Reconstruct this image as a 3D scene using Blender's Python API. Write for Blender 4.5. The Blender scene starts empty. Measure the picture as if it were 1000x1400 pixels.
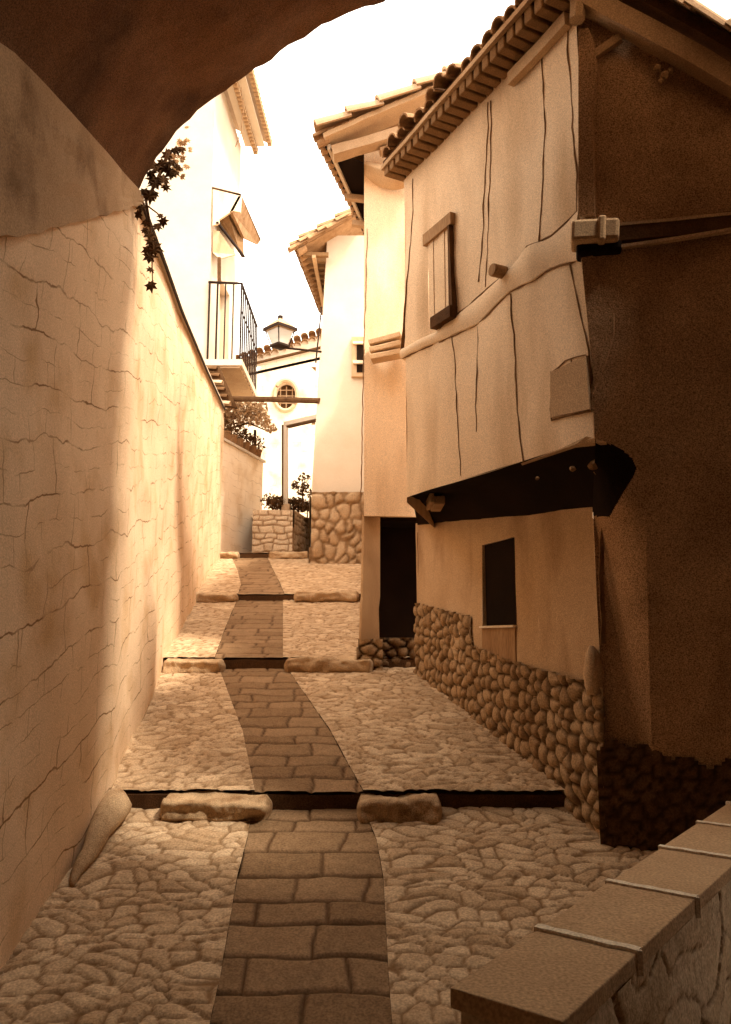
import bpy, bmesh, math, random
import numpy as np
from mathutils import Vector, noise
random.seed(7); rng = np.random.RandomState(7)
R = math.radians
SC = bpy.context.scene; COL = SC.collection

# ---------------------------------------------------------------- camera, world, sun, exposure
EYE = 2.2; PITCH = R(8.8); F = 1100.0
cd = bpy.data.cameras.new("camera"); cam = bpy.data.objects.new("camera", cd); COL.objects.link(cam)
cam.location = (0, 0, EYE); cam.rotation_euler = (math.pi/2 + PITCH, 0, 0)
cd.sensor_fit = 'VERTICAL'; cd.sensor_height = 24; cd.lens = 24*F/1400
cd.clip_start = 0.05; cd.clip_end = 1000
SC.camera = cam
SUN_AZ = R(118); SUN_EL = R(58)            # azimuth from +Y towards +X
w = bpy.data.worlds.new("World"); SC.world = w; w.use_nodes = True
nt = w.node_tree; nt.nodes.clear()
out = nt.nodes.new('ShaderNodeOutputWorld'); bg = nt.nodes.new('ShaderNodeBackground')
sky = nt.nodes.new('ShaderNodeTexSky'); sky.sky_type = 'NISHITA'; sky.sun_disc = False
sky.sun_elevation = SUN_EL; sky.sun_rotation = SUN_AZ
hs = nt.nodes.new('ShaderNodeHueSaturation'); hs.inputs['Saturation'].default_value = 0.0
hs.inputs['Value'].default_value = 1.0
mx = nt.nodes.new('ShaderNodeMix'); mx.data_type = 'RGBA'; mx.inputs['Factor'].default_value = 0.9
mx.inputs['B'].default_value = (11.0, 9.9, 8.4, 1)      # high bright overcast haze over the sky
nt.links.new(sky.outputs[0], hs.inputs['Color']); nt.links.new(hs.outputs[0], mx.inputs['A'])
nt.links.new(mx.outputs['Result'], bg.inputs[0]); bg.inputs[1].default_value = 0.138
nt.links.new(bg.outputs[0], out.inputs[0])
sd = bpy.data.lights.new("sun", 'SUN'); sd.energy = 2.4; sd.angle = R(8); sd.color = (1, .89, .72)
sun = bpy.data.objects.new("sun", sd); COL.objects.link(sun)
tosun = Vector((math.sin(SUN_AZ)*math.cos(SUN_EL), math.cos(SUN_AZ)*math.cos(SUN_EL), math.sin(SUN_EL)))
sun.rotation_euler = tosun.to_track_quat('Z', 'Y').to_euler(); sun.location = (0, 0, 30)
SC.view_settings.view_transform = 'Standard'; SC.view_settings.look = 'None'
SC.view_settings.exposure = 1.72; SC.view_settings.gamma = 1

# ---------------------------------------------------------------- placing helpers
CP, SP = math.cos(PITCH), math.sin(PITCH)
def ray(u, v):                                 # direction with y = 1
    X = (u-500)/F; Y = (700-v)/F; dy = CP - SP*Y
    return X/dy, 1.0, (SP + CP*Y)/dy
def at(u, v, y):
    a = ray(u, v); return Vector((a[0]*y, y, a[2]*y + EYE))
def atz(u, v, z):
    a = ray(u, v); y = (z-EYE)/a[2]; return Vector((a[0]*y, y, z))
def proj(x, y, z):
    z -= EYE; d = y*CP + z*SP
    return 500 + F*x/d, 700 - F*(z*CP - y*SP)/d
class Plane:                                   # a vertical wall plane standing on a plan line
    def __init__(s, p0, p1):
        s.p = Vector((p0[0], p0[1], 0)); q = Vector((p1[0], p1[1], 0))
        s.L = (q-s.p).length; s.d = (q-s.p).normalized()
        s.n = Vector((s.d.y, -s.d.x, 0))
        if s.n.dot(s.p) > 0: s.n = -s.n        # towards the viewer
    def hit(s, u, v):
        a = ray(u, v)
        y = s.p.dot(s.n)/(a[0]*s.n.x + s.n.y)
        x = a[0]*y
        return (Vector((x, y, 0))-s.p).dot(s.d), a[2]*y + EYE
    def at(s, k, z, off=0):
        p = s.p + s.d*k + s.n*off; return Vector((p.x, p.y, z))
def interp(x, pts):
    return float(np.interp(x, [p[0] for p in pts], [p[1] for p in pts]))

class MB:
    def __init__(s): s.v = []; s.f = []; s.m = []; s.c = None
    def add(s, vs, fs, m=0):
        o = len(s.v); s.v += [tuple(p) for p in vs]
        s.f += [tuple(i+o for i in f) for f in fs]; s.m += [m]*len(fs); return s
    def grid(s, rows, m=0, closed=False):
        n = len(rows[0]); vs = [p for r in rows for p in r]; fs = []
        for i in range(len(rows)-1):
            for j in range(n-1 if not closed else n):
                k = (j+1) % n
                fs.append((i*n+j, i*n+k, (i+1)*n+k, (i+1)*n+j))
        return s.add(vs, fs, m)
    def hexa(s, q, m=0):                       # 8 points: bottom loop, top loop
        return s.add(q, [(3,2,1,0),(4,5,6,7),(0,1,5,4),(1,2,6,5),(2,3,7,6),(3,0,4,7)], m)
    def box(s, a, b, m=0):
        x0,y0,z0 = a; x1,y1,z1 = b
        return s.hexa([(x0,y0,z0),(x1,y0,z0),(x1,y1,z0),(x0,y1,z0),(x0,y0,z1),(x1,y0,z1),(x1,y1,z1),(x0,y1,z1)], m)
    def beam(s, a, b, w, h, up=(0,0,1), m=0, cuts=1, wob=0):
        a, b = Vector(a), Vector(b); d = (b-a).normalized(); up = Vector(up)
        r = d.cross(up).normalized(); u2 = r.cross(d).normalized()
        rows = []
        for i in range(cuts+1):
            c = a.lerp(b, i/cuts)
            j = noise.noise_vector(c*3.1)*wob if wob else Vector((0,0,0))
            k = 1+(noise.noise(c*5.3)*wob*6 if wob else 0)
            rows.append([c+j+r*w*k*x/2+u2*h*k*y/2 for x, y in ((-1,-1),(1,-1),(1,1),(-1,1))])
        s.grid(rows, m, True); n = len(s.v)
        s.f += [(n-4*(cuts+1)+3, n-4*(cuts+1)+2, n-4*(cuts+1)+1, n-4*(cuts+1)), (n-4, n-3, n-2, n-1)]; s.m += [m, m]
        return s
    def tube(s, pts, r, n=8, m=0, squash=1.0):
        pts = [Vector(p) for p in pts]; rows = []
        for i, p in enumerate(pts):
            d = (pts[min(i+1, len(pts)-1)]-pts[max(i-1, 0)]).normalized()
            a = Vector((0,0,1)) if abs(d.z) < .9 else Vector((1,0,0))
            x = d.cross(a).normalized(); y = x.cross(d)
            rr = r[i] if isinstance(r, (list, tuple)) else r
            rows.append([p + x*math.cos(t)*rr + y*math.sin(t)*rr*squash for t in [2*math.pi*k/n for k in range(n)]])
        s.grid(rows, m, True); b = len(s.v)
        s.f += [tuple(range(b-n*len(pts)+n-1, b-n*len(pts)-1, -1)), tuple(range(b-n, b))]; s.m += [m, m]
        return s
    def lathe(s, c, prof, n=14, m=0):
        c = Vector(c)
        rows = [[c+Vector((r*math.cos(2*math.pi*k/n), r*math.sin(2*math.pi*k/n), z)) for k in range(n)] for r, z in prof]
        return s.grid(rows, m, True)
    def poly_prism(s, plan, z0, z1, m=0):      # plan polygon, constant or per-vertex heights
        n = len(plan); f = lambda z, i: z[i] if isinstance(z, (list, tuple)) else z
        vs = [(p[0], p[1], f(z0, i)) for i, p in enumerate(plan)] + [(p[0], p[1], f(z1, i)) for i, p in enumerate(plan)]
        return s.add(vs, [tuple(range(n-1, -1, -1)), tuple(range(n, 2*n))] + [(i, (i+1) % n, n+(i+1) % n, n+i) for i in range(n)], m)
    def build(s, name, mats, parent=None, smooth=False, bevel=0):
        me = bpy.data.meshes.new(name); me.from_pydata(s.v, [], s.f); me.update()
        if not isinstance(mats, (list, tuple)): mats = [mats]
        for x in mats: me.materials.append(x)
        me.polygons.foreach_set('material_index', s.m)
        if smooth: me.polygons.foreach_set('use_smooth', [True]*len(s.f))
        b = bmesh.new(); b.from_mesh(me); bmesh.ops.recalc_face_normals(b, faces=b.faces)
        if smooth == 'weld': bmesh.ops.remove_doubles(b, verts=b.verts, dist=.0004)
        b.to_mesh(me); b.free()
        if smooth == 'weld': me.set_sharp_from_angle(angle=R(38))
        if s.c is not None:
            a = me.color_attributes.new('stone', 'FLOAT_COLOR', 'POINT'); a.data.foreach_set('color', s.c)
        o = bpy.data.objects.new(name, me); COL.objects.link(o)
        if parent: o.parent = parent
        if bevel:
            md = o.modifiers.new('bevel', 'BEVEL'); md.width = bevel; md.segments = 2; md.limit_method = 'ANGLE'
        return o
def tag(o, label=None, cat=None, group=None, kind=None):
    if label: o['label'] = label
    if cat: o['category'] = cat
    if group: o['group'] = group
    if kind: o['kind'] = kind
    return o
def thing(name, label, cat, group=None, loc=(0,0,0)):
    o = bpy.data.objects.new(name, None); COL.objects.link(o); o.empty_display_size = .2
    return tag(o, label, cat, group)

# ---------------------------------------------------------------- materials
def c4(c): return (c[0], c[1], c[2], 1)
def mat(name, col, col2=None, scale=2.0, grain=.25, bump=.3, gscale=140, rough=.9, stretch=(1,1,1), dark=None, dscale=1.2, dst=(1,1,1), dlo=.52):
    m = bpy.data.materials.new(name); m.use_nodes = True; t = m.node_tree; N = t.nodes.new; L = t.links.new
    b = t.nodes['Principled BSDF']; b.inputs['Roughness'].default_value = rough
    b.inputs['Specular IOR Level'].default_value = .06
    tc = N('ShaderNodeTexCoord'); mp = N('ShaderNodeMapping'); mp.inputs['Scale'].default_value = stretch
    L(tc.outputs['Object'], mp.inputs[0])
    n1 = N('ShaderNodeTexNoise'); n1.inputs['Scale'].default_value = scale; n1.inputs['Detail'].default_value = 8; n1.inputs['Roughness'].default_value = .62
    n2 = N('ShaderNodeTexNoise'); n2.inputs['Scale'].default_value = gscale; n2.inputs['Detail'].default_value = 2
    L(mp.outputs[0], n1.inputs[0]); L(mp.outputs[0], n2.inputs[0])
    r1 = N('ShaderNodeMapRange'); r1.inputs['From Min'].default_value = .3; r1.inputs['From Max'].default_value = .7
    L(n1.outputs[0], r1.inputs[0])
    mx = N('ShaderNodeMix'); mx.data_type = 'RGBA'; L(r1.outputs[0], mx.inputs['Factor'])
    mx.inputs['A'].default_value = c4(col); mx.inputs['B'].default_value = c4(col2 or [x*.75 for x in col])
    last = mx.outputs['Result']
    if dark:                                   # stains with a shape of their own
        n3 = N('ShaderNodeTexNoise'); n3.inputs['Scale'].default_value = dscale; n3.inputs['Detail'].default_value = 6
        mp2 = N('ShaderNodeMapping'); mp2.inputs['Scale'].default_value = dst; L(tc.outputs['Object'], mp2.inputs[0]); L(mp2.outputs[0], n3.inputs[0]); r3 = N('ShaderNodeMapRange'); r3.inputs['From Min'].default_value = dlo; r3.inputs['From Max'].default_value = dlo+.2
        L(n3.outputs[0], r3.inputs[0]); m3 = N('ShaderNodeMix'); m3.data_type = 'RGBA'; L(r3.outputs[0], m3.inputs['Factor'])
        L(last, m3.inputs['A']); m3.inputs['B'].default_value = c4(dark); last = m3.outputs['Result']
    r2 = N('ShaderNodeMapRange'); r2.inputs['From Min'].default_value = .32; r2.inputs['From Max'].default_value = .68
    r2.inputs['To Min'].default_value = 1-grain; r2.inputs['To Max'].default_value = 1+grain*.6
    L(n2.outputs[0], r2.inputs[0])
    vm = N('ShaderNodeVectorMath'); vm.operation = 'SCALE'; L(last, vm.inputs[0]); L(r2.outputs[0], vm.inputs['Scale'])
    L(vm.outputs[0], b.inputs['Base Color'])
    ad = N('ShaderNodeMath'); ad.operation = 'MULTIPLY_ADD'; ad.inputs[1].default_value = .12
    L(n2.outputs[0], ad.inputs[0]); L(n1.outputs[0], ad.inputs[2])
    bp = N('ShaderNodeBump'); bp.inputs['Strength'].default_value = bump; bp.inputs['Distance'].default_value = .03
    L(ad.outputs[0], bp.inputs['Height']); L(bp.outputs[0], b.inputs['Normal'])
    m['_'] = 0
    return m
def stone_mat(name, a, b_, joint, grain=.3, gscale=90):
    m = mat(name, a, [x*.8 for x in a], scale=9, grain=grain, gscale=gscale, bump=.35)
    t = m.node_tree; N = t.nodes.new; L = t.links.new; b = t.nodes['Principled BSDF']
    src = b.inputs['Base Color'].links[0].from_socket
    at_ = N('ShaderNodeAttribute'); at_.attribute_name = 'stone'; sp = N('ShaderNodeSeparateColor'); L(at_.outputs['Color'], sp.inputs[0])
    t1 = N('ShaderNodeMix'); t1.data_type = 'RGBA'; t1.blend_type = 'MULTIPLY'; t1.inputs['Factor'].default_value = 1
    tn = N('ShaderNodeMix'); tn.data_type = 'RGBA'; L(sp.outputs[0], tn.inputs['Factor'])
    tn.inputs['A'].default_value = (1,1,1,1); tn.inputs['B'].default_value = c4([q/max(p, .01) for p, q in zip(a, b_)])
    L(src, t1.inputs['A']); L(tn.outputs['Result'], t1.inputs['B'])
    j = N('ShaderNodeMix'); j.data_type = 'RGBA'; L(sp.outputs[1], j.inputs['Factor'])
    j.inputs['A'].default_value = c4(joint); L(t1.outputs['Result'], j.inputs['B'])
    L(j.outputs['Result'], b.inputs['Base Color'])
    return m
def wall_mat(name, a, b_, joint, bw, bh, grain=.2):      # rendered masonry with the courses ghosting through as broken cracks
    m = mat(name, a, b_, scale=1.6, grain=grain, bump=.35, dark=[x*k for x, k in zip(b_, (.84,.76,.64))], dscale=2.2)
    t = m.node_tree; N = t.nodes.new; L = t.links.new; b = t.nodes['Principled BSDF']
    src = b.inputs['Base Color'].links[0].from_socket
    uv = N('ShaderNodeAttribute'); uv.attribute_name = 'stone'
    nz = N('ShaderNodeTexNoise'); nz.inputs['Scale'].default_value = 1.7; nz.inputs['Detail'].default_value = 5
    L(uv.outputs['Vector'], nz.inputs[0])
    s1 = N('ShaderNodeVectorMath'); s1.operation = 'MULTIPLY_ADD'; s1.inputs[1].default_value = (.34, .30, 0)
    L(nz.outputs['Color'], s1.inputs[0]); L(uv.outputs['Vector'], s1.inputs[2])
    br = N('ShaderNodeTexBrick'); br.inputs['Scale'].default_value = 1; br.inputs['Brick Width'].default_value = bw
    br.inputs['Row Height'].default_value = bh; br.inputs['Mortar Size'].default_value = .007; br.inputs['Mortar Smooth'].default_value = .7
    br.inputs['Color1'].default_value = (0,0,0,1); br.inputs['Color2'].default_value = (0,0,0,1); br.inputs['Mortar'].default_value = (1,1,1,1)
    L(s1.outputs[0], br.inputs['Vector'])
    n2 = N('ShaderNodeTexNoise'); n2.inputs['Scale'].default_value = 2.6; n2.inputs['Detail'].default_value = 4; L(uv.outputs['Vector'], n2.inputs[0])
    rg = N('ShaderNodeMapRange'); rg.inputs['From Min'].default_value = .43; rg.inputs['From Max'].default_value = .58
    L(n2.outputs[0], rg.inputs[0])
    mu = N('ShaderNodeMath'); mu.operation = 'MULTIPLY'; L(br.outputs['Color'], mu.inputs[0]); L(rg.outputs[0], mu.inputs[1])
    b2 = N('ShaderNodeTexBrick'); b2.inputs['Scale'].default_value = 1; b2.inputs['Brick Width'].default_value = bw*.55
    b2.inputs['Row Height'].default_value = bh*.5; b2.inputs['Mortar Size'].default_value = .0045; b2.inputs['Mortar Smooth'].default_value = .9
    b2.inputs['Color1'].default_value = (0,0,0,1); b2.inputs['Color2'].default_value = (0,0,0,1); b2.inputs['Mortar'].default_value = (.8,.8,.8,1)
    L(s1.outputs[0], b2.inputs['Vector'])
    n4 = N('ShaderNodeTexNoise'); n4.inputs['Scale'].default_value = 4.1; n4.inputs['Detail'].default_value = 3; L(uv.outputs['Vector'], n4.inputs[0])
    r4 = N('ShaderNodeMapRange'); r4.inputs['From Min'].default_value = .45; r4.inputs['From Max'].default_value = .6; L(n4.outputs[0], r4.inputs[0])
    m4 = N('ShaderNodeMath'); m4.operation = 'MULTIPLY'; L(b2.outputs['Color'], m4.inputs[0]); L(r4.outputs[0], m4.inputs[1])
    mm = N('ShaderNodeMath'); mm.operation = 'MAXIMUM'; L(mu.outputs[0], mm.inputs[0]); L(m4.outputs[0], mm.inputs[1]); mu = mm
    j = N('ShaderNodeMix'); j.data_type = 'RGBA'; L(mu.outputs[0], j.inputs['Factor']); L(src, j.inputs['A']); j.inputs['B'].default_value = c4(joint)
    L(j.outputs['Result'], b.inputs['Base Color'])
    return m
M = dict(
 white=mat('white_plaster', (.62,.52,.41), (.55,.45,.34), scale=1.5, grain=.08),
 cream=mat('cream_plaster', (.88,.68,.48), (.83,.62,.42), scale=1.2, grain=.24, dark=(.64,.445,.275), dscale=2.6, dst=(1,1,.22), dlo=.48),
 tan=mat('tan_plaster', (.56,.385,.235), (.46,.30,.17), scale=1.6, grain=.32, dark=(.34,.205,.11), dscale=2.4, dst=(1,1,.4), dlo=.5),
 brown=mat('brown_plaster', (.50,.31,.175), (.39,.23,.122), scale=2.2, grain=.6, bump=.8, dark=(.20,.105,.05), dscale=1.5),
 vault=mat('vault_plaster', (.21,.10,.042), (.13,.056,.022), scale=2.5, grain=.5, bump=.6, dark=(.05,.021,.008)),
 shade_black=mat('painted_shade', (.018,.009,.005), (.01,.005,.003), grain=.4),  # near-black standing in for shade on undersides, recesses and dark openings
 line=mat('crack', (.27,.15,.07), (.12,.06,.027), scale=8, grain=.3),
 wood=mat('weathered_wood', (.42,.26,.14), (.30,.17,.085), scale=6, stretch=(1,1,.12), grain=.25, bump=.5),
 dwood=mat('dark_wood', (.13,.065,.028), (.07,.033,.014), scale=6, grain=.3, bump=.5),
 tile=mat('clay_tile', (.44,.27,.15), (.31,.18,.09), scale=7, grain=.25, bump=.5, dark=(.26,.14,.065), dscale=6),
 ptile=mat('pale_clay_tile', (.50,.34,.215), (.40,.265,.155), scale=7, grain=.2, bump=.4),
 iron=mat('black_iron', (.03,.016,.01), (.02,.01,.006), grain=.2, rough=.6),
 riser=mat('dark_riser_stone', (.10,.05,.022), (.06,.029,.013), scale=9, grain=.4),
 leaf=mat('ivy_leaf', (.11,.052,.02), (.055,.024,.009), scale=20, grain=.3),
 tleaf=mat('dry_foliage', (.58,.38,.21), (.40,.24,.12), scale=9, grain=.3),
 hleaf=mat('hedge_foliage', (.13,.065,.026), (.07,.033,.013), scale=9, grain=.3),
 pot=mat('terracotta', (.30,.155,.07), (.2,.1,.045), scale=9),
 slab=mat('slab_stone', (.54,.35,.195), (.44,.275,.15), scale=5, grain=.3, gscale=110, bump=.35),
 grout=mat('pale_grout', (.78,.66,.5), (.68,.55,.4), scale=20),
 quoin=mat('step_stone_rock', (.56,.39,.23), (.38,.24,.13), scale=5, grain=.35, bump=.7, dark=(.22,.12,.055), dscale=6),
 earth=mat('earth', (.12,.065,.03), (.09,.045,.02)),
 cob=stone_mat('cobble_stone', (.68,.49,.31), (.42,.27,.15), (.20,.11,.05)),
 pave=stone_mat('paving_stone', (.33,.205,.112), (.22,.13,.066), (.075,.036,.015)),
 rub=stone_mat('rubble_stone', (.50,.34,.195), (.32,.195,.10), (.05,.024,.01)),
 rubl=stone_mat('pale_rubble', (.74,.57,.40), (.62,.46,.31), (.26,.155,.08)),
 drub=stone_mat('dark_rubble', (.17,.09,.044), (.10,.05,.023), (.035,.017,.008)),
 lwall=wall_mat('lane_wall_render', (.80,.585,.385), (.71,.50,.315), (.25,.135,.06), .62, .27),
 lwhite=wall_mat('church_wall_render', (.90,.73,.55), (.87,.69,.51), (.52,.36,.22), .8, .3, grain=.1),
)
glass = bpy.data.materials.new('lantern_glass'); glass.use_nodes = True
gb = glass.node_tree.nodes['Principled BSDF']; gb.inputs['Base Color'].default_value = (.85,.8,.7,1); gb.inputs['Roughness'].default_value = .25
gb.inputs['Transmission Weight'].default_value = .6; M['glass'] = glass

# ---------------------------------------------------------------- stone sheets (displaced geometry, one tint per stone)
def voronoi(S, T, cs, ct, seed=0, jit=.8):
    r = np.random.RandomState(seed); n = 64
    jx = r.rand(n, n)*jit + (1-jit)/2; jy = r.rand(n, n)*jit + (1-jit)/2; tn = r.rand(n, n)
    a = S/cs; b = T/ct; ia = np.floor(a).astype(int); ib = np.floor(b).astype(int)
    f1 = np.full(S.shape, 9.); f2 = np.full(S.shape, 9.); tint = np.zeros(S.shape)
    for di in (-2,-1,0,1,2):
        for dj in (-2,-1,0,1,2):
            ci, cj = ia+di, ib+dj; off = .5*(cj % 2)
            px = ci + jx[ci % n, cj % n] + off - .25; py = cj + jy[ci % n, cj % n]
            d = np.sqrt(((a-px))**2 + ((b-py))**2)
            nw = d < f1
            f2 = np.where(nw, f1, np.minimum(f2, d)); tint = np.where(nw, tn[ci % n, cj % n], tint); f1 = np.where(nw, d, f1)
    return f2-f1, tint, f1
def bricks(S, T, bw, bh, seed=0):
    r = np.random.RandomState(seed); rows = np.cumsum(r.uniform(.75, 1.3, 400)*bh) - 20*bh
    i = np.searchsorted(rows, T); lo = rows[np.clip(i-1, 0, 399)]; hi = rows[np.clip(i, 0, 399)]
    dt = np.minimum(T-lo, hi-T); off = r.rand(401)*bw; wd = r.uniform(.8, 1.3, 401)*bw
    q = (S+off[i])/wd[i]; k = np.floor(q).astype(int); fr = q-k
    ds = np.minimum(fr, 1-fr)*wd[i]; tn = r.rand(64, 64)
    return np.minimum(dt, ds), tn[i % 64, k % 64]
def sheet(mb, S, T, pos, nrm, mode='voronoi', cs=.16, ct=.11, depth=.02, seed=0, keep=None, dom=.4, jw=.16, warp=.25):
    """S,T 2-D arrays; pos(S,T) -> 3 arrays; nrm same; adds the displaced grid"""
    nz = np.array([noise.noise(Vector((a*3.3, b*3.3, seed))) for a, b in zip(S.ravel(), T.ravel())]).reshape(S.shape)
    nz2 = np.array([noise.noise(Vector((a*4.1+9, b*4.1, seed+5))) for a, b in zip(S.ravel(), T.ravel())]).reshape(S.shape)
    nf = np.array([noise.noise(Vector((a*22, b*22, seed))) for a, b in zip(S.ravel(), T.ravel())]).reshape(S.shape)
    S2 = S+nz*cs*warp*1.6+nf*cs*(.10 if mode == 'voronoi' else .012); T2 = T+nz2*ct*warp*1.6
    if mode == 'voronoi':
        e, tint, f1 = voronoi(S2, T2, cs, ct, seed); j = np.clip(e/jw, 0, 1)
    else:
        e, tint = bricks(S2, T2, cs, ct, seed); j = np.clip(e/(jw*.1), 0, 1); f1 = .3
    j = j*j*(3-2*j)
    h = depth*(j*(1-dom*np.minimum(f1, 1)**2) + (tint-.5)*.5*j) + depth*.25*nf + nz*depth*.6
    x, y, z = pos(S, T); nx, ny, nzz = nrm
    X = x+nx*h; Y = y+ny*h; Z = z+nzz*h
    ni, nj = S.shape; o = len(mb.v)
    mb.v += list(zip(X.ravel().tolist(), Y.ravel().tolist(), Z.ravel().tolist()))
    idx = np.arange(ni*nj).reshape(ni, nj)+o
    K = np.ones((ni-1, nj-1), bool) if keep is None else keep(S, T)[:-1, :-1]
    q = np.stack([idx[:-1,:-1][K], idx[1:,:-1][K], idx[1:,1:][K], idx[:-1,1:][K]], 1)
    fs = [tuple(r) for r in q.tolist()]; mb.f += fs; mb.m += [0]*len(fs)
    if mb.c is None: mb.c = []
    tc = np.clip(tint*.8+.2*(nf+.5), 0, 1)
    mb.c += np.stack([tc.ravel(), j.ravel(), np.zeros(S.size), np.ones(S.size)], 1).ravel().tolist()
def fix(mb):                                    # pad colour list after solid parts were added
    if mb.c is not None:
        n = len(mb.v)-len(mb.c)//4
        mb.c += [.5, .8, 0, 1]*n

# ---------------------------------------------------------------- the lane
TR = [(-3.0, 5.2, EYE-2.2-.66, .22), (5.2, 8.1, EYE-.95, .22), (8.1, 11.3, EYE-.21, .22), (11.3, 15.4, EYE+.587, .22), (15.4, 16.6, EYE+1.59, .09)]
def zl(y):
    for a, b, z, s in TR:
        if y <= b: return z+s*(y-a)
    return TR[-1][2]+.09*(y-15.4)
CH = [  # channel edges per tread: v, left u, right u
 [(1090,350,497),(1112,345,500),(1150,338,515),(1200,325,524),(1330,303,531),(1400,288,536),(1700,230,560)],
 [(905,298,390),(915,300,393),(1000,332,452),(1088,350,500),(1100,351,504)],
 [(815,325,387),(822,324,387),(860,308,387),(900,294,387),(910,292,387)],
 [(755,316,364),(763,317,366),(780,325,374),(800,330,384),(812,326,389),(825,326,389)],
 [(735,330,372),(755,328,374),(765,328,374)]]
def chan(y, k):
    z = TR[k][2]+TR[k][3]*(y-TR[k][0])
    if y < 1.5: y = 1.5; z = zl(1.5)
    u, v = proj(0, y, z); d = y*CP+(z-EYE)*SP
    t = CH[k]
    l = interp(v, [(a[0], a[1]) for a in t]); r = interp(v, [(a[0], a[2]) for a in t])
    return (l-500)/F*d, (r-500)/F*d
LW = [(-6,-1.5),(0,-1.5),(2.5,-1.5),(3.64,-1.52),(5.2,-1.6),(6.6,-1.78),(8.07,-1.98),(11.3,-2.36),(15.4,-2.81),(17,-3.0)]
lwx = lambda y: interp(y, LW)
def lane():
    for k, (y0, y1, z0, s) in enumerate(TR):
        ys0 = max(y0, .6); res = [.012, .018, .026, .034, .05][k]
        nrm = (0, -s/math.hypot(1, s), 1/math.hypot(1, s))
        Y = np.arange(ys0, y1+res*.5, res); Y[-1] = y1
        cl = np.array([chan(y, k)[0] for y in Y]); cr = np.array([chan(y, k)[1] for y in Y])
        wl = np.array([lwx(y)-.1 for y in Y]); wr = np.array([interp(y, [(0,3.4),(5,3.2),(8,1.6),(9,.5),(15,.5),(17,.3)]) for y in Y])
        for side, (A, B) in enumerate(((wl, cl-.001), (cr+.001, wr))):
            n = int(max((B-A).max(), .2)/(res*1.15))+2
            tt = np.linspace(0, 1, n)[:, None]
            S = A[None, :]+(B-A)[None, :]*tt; T = np.repeat(Y[None, :], n, 0)
            mb = MB()
            sheet(mb, S, T, lambda a, b: (a, b, z0+s*(b-y0)), nrm, cs=.135, ct=.078, depth=.012, seed=11*k+side, dom=.6, jw=.19, warp=.7)
            tag(mb.build('cobbled_pavement', M['cob'], smooth=True), kind='structure')
        n = int((cr-cl).max()/res)+2; tt = np.linspace(0, 1, n)[:, None]
        S = cl[None, :]+(cr-cl)[None, :]*tt; T = np.repeat(Y[None, :], n, 0); mb = MB()
        sheet(mb, S, T, lambda a, b: (a, b, z0+s*(b-y0)-.012), nrm, mode='brick', cs=.36, ct=.2, depth=.014, seed=5+k, jw=.18, warp=.08)
        tag(mb.build('paved_path', M['pave'], smooth=True), kind='structure')
        # solid body of this tread and its riser
        mb = MB(); n = 24
        xs = np.linspace(lwx(y0)-.1, 3.2 if y0 < 8 else .5, n)
        rows = [[(x, y0+.015*noise.noise(Vector((x*3, y0, 0))), -4) for x in xs],
                [(x, y0+.03*noise.noise(Vector((x*3, y0, 0))), z0-.02+.008*noise.noise(Vector((x*7, y0, 4)))) for x in xs],
                [(x, y1+.02, z0+s*(y1-y0)-.03) for x in xs]]
        mb.grid(rows); tag(mb.build('stair_riser', M['riser']), kind='structure')
lane()
g = MB(); g.grid([[(x, y, -1.9) for x in (-300, -20, 20, 300)] for y in (-300, -20, 60, 400)])
tag(g.build('ground', M['earth']), kind='structure')
g = MB(); g.grid([[(x, y, 4.72+max(0, y-17)*.11) for x in (-12, -2.4, 1, 12)] for y in (17.2, 22, 26, 40)])
tag(g.build('terrace', M['white']), kind='structure')

# ---------------------------------------------------------------- step stones
def rock(mb, a, b, h, depth, seed, squash=1.0, m=0):
    a, b = Vector(a), Vector(b); n = 60; q = 28; L = (b-a); rows = []
    for i in range(n+1):
        t = i/n; c = a+L*t; e = min(1, (min(t, 1-t)*n+.25)/3.2)**.5
        row = []
        for k in range(q):
            th = 2*math.pi*k/q; cc, ss = math.cos(th), math.sin(th)
            cc = math.copysign(abs(cc)**.65, cc); ss = math.copysign(abs(ss)**.65, ss)
            p = Vector((0, cc*depth/2*e, ss*h/2*e*squash))
            w_ = 1+.30*noise.noise(Vector((c.x*3+seed, cc*1.3, ss*1.3)))+.22*noise.noise(Vector((c.x*9+seed, cc*2.5, ss*2.5)))+.07*noise.noise(Vector((c.x*40+seed, cc*7, ss*7)))
            row.append(c+p*w_)
        rows.append(row)
    mb.grid(rows, m, True)
    o = len(mb.v); mb.f += [tuple(range(o-q, o)), tuple(range(o-q*(n+1)+q-1, o-q*(n+1)-1, -1))]; mb.m += [m, m]
G = 'rough stones edging the steps of the lane'
def sstone(u0, u1, vt, vb, y, label, seed, dy=0, dep=.3):
    a = at(u0, (vt+vb)/2, y); b = at(u1, (vt+vb)/2, y+dy); h = at(u0, vt, y).z-at(u0, vb, y).z
    mb = MB(); rock(mb, a, b, h, dep, seed)
    o = mb.build('step_stone', M['quoin'], smooth=True); tag(o, label, 'step stone', G)
sstone(222, 372, 1087, 1121, 5.16, 'long pale double-humped step stone left of the paved strip on the nearest step', 1)
sstone(488, 604, 1088, 1130, 5.16, 'pale wedge-shaped step stone right of the paved strip on the nearest step', 2)
sstone(224, 308, 901, 925, 8.06, 'rounded step stone between the left wall and the paved strip on the second step', 3)
sstone(389, 512, 899, 922, 8.06, 'long low step stone right of the paved strip on the second step', 4)
sstone(264, 326, 811, 826, 11.26, 'flat step stone beside the left wall on the third step', 5)
sstone(402, 492, 809, 824, 11.26, 'flat step stone right of the paved strip on the third step', 6)
sstone(290, 328, 755, 767, 15.36, 'small low step stone at the foot of the left wall end, topmost step', 7)
sstone(368, 424, 755, 766, 15.36, 'small low step stone below the ashlar retaining wall, topmost step', 8)
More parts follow.
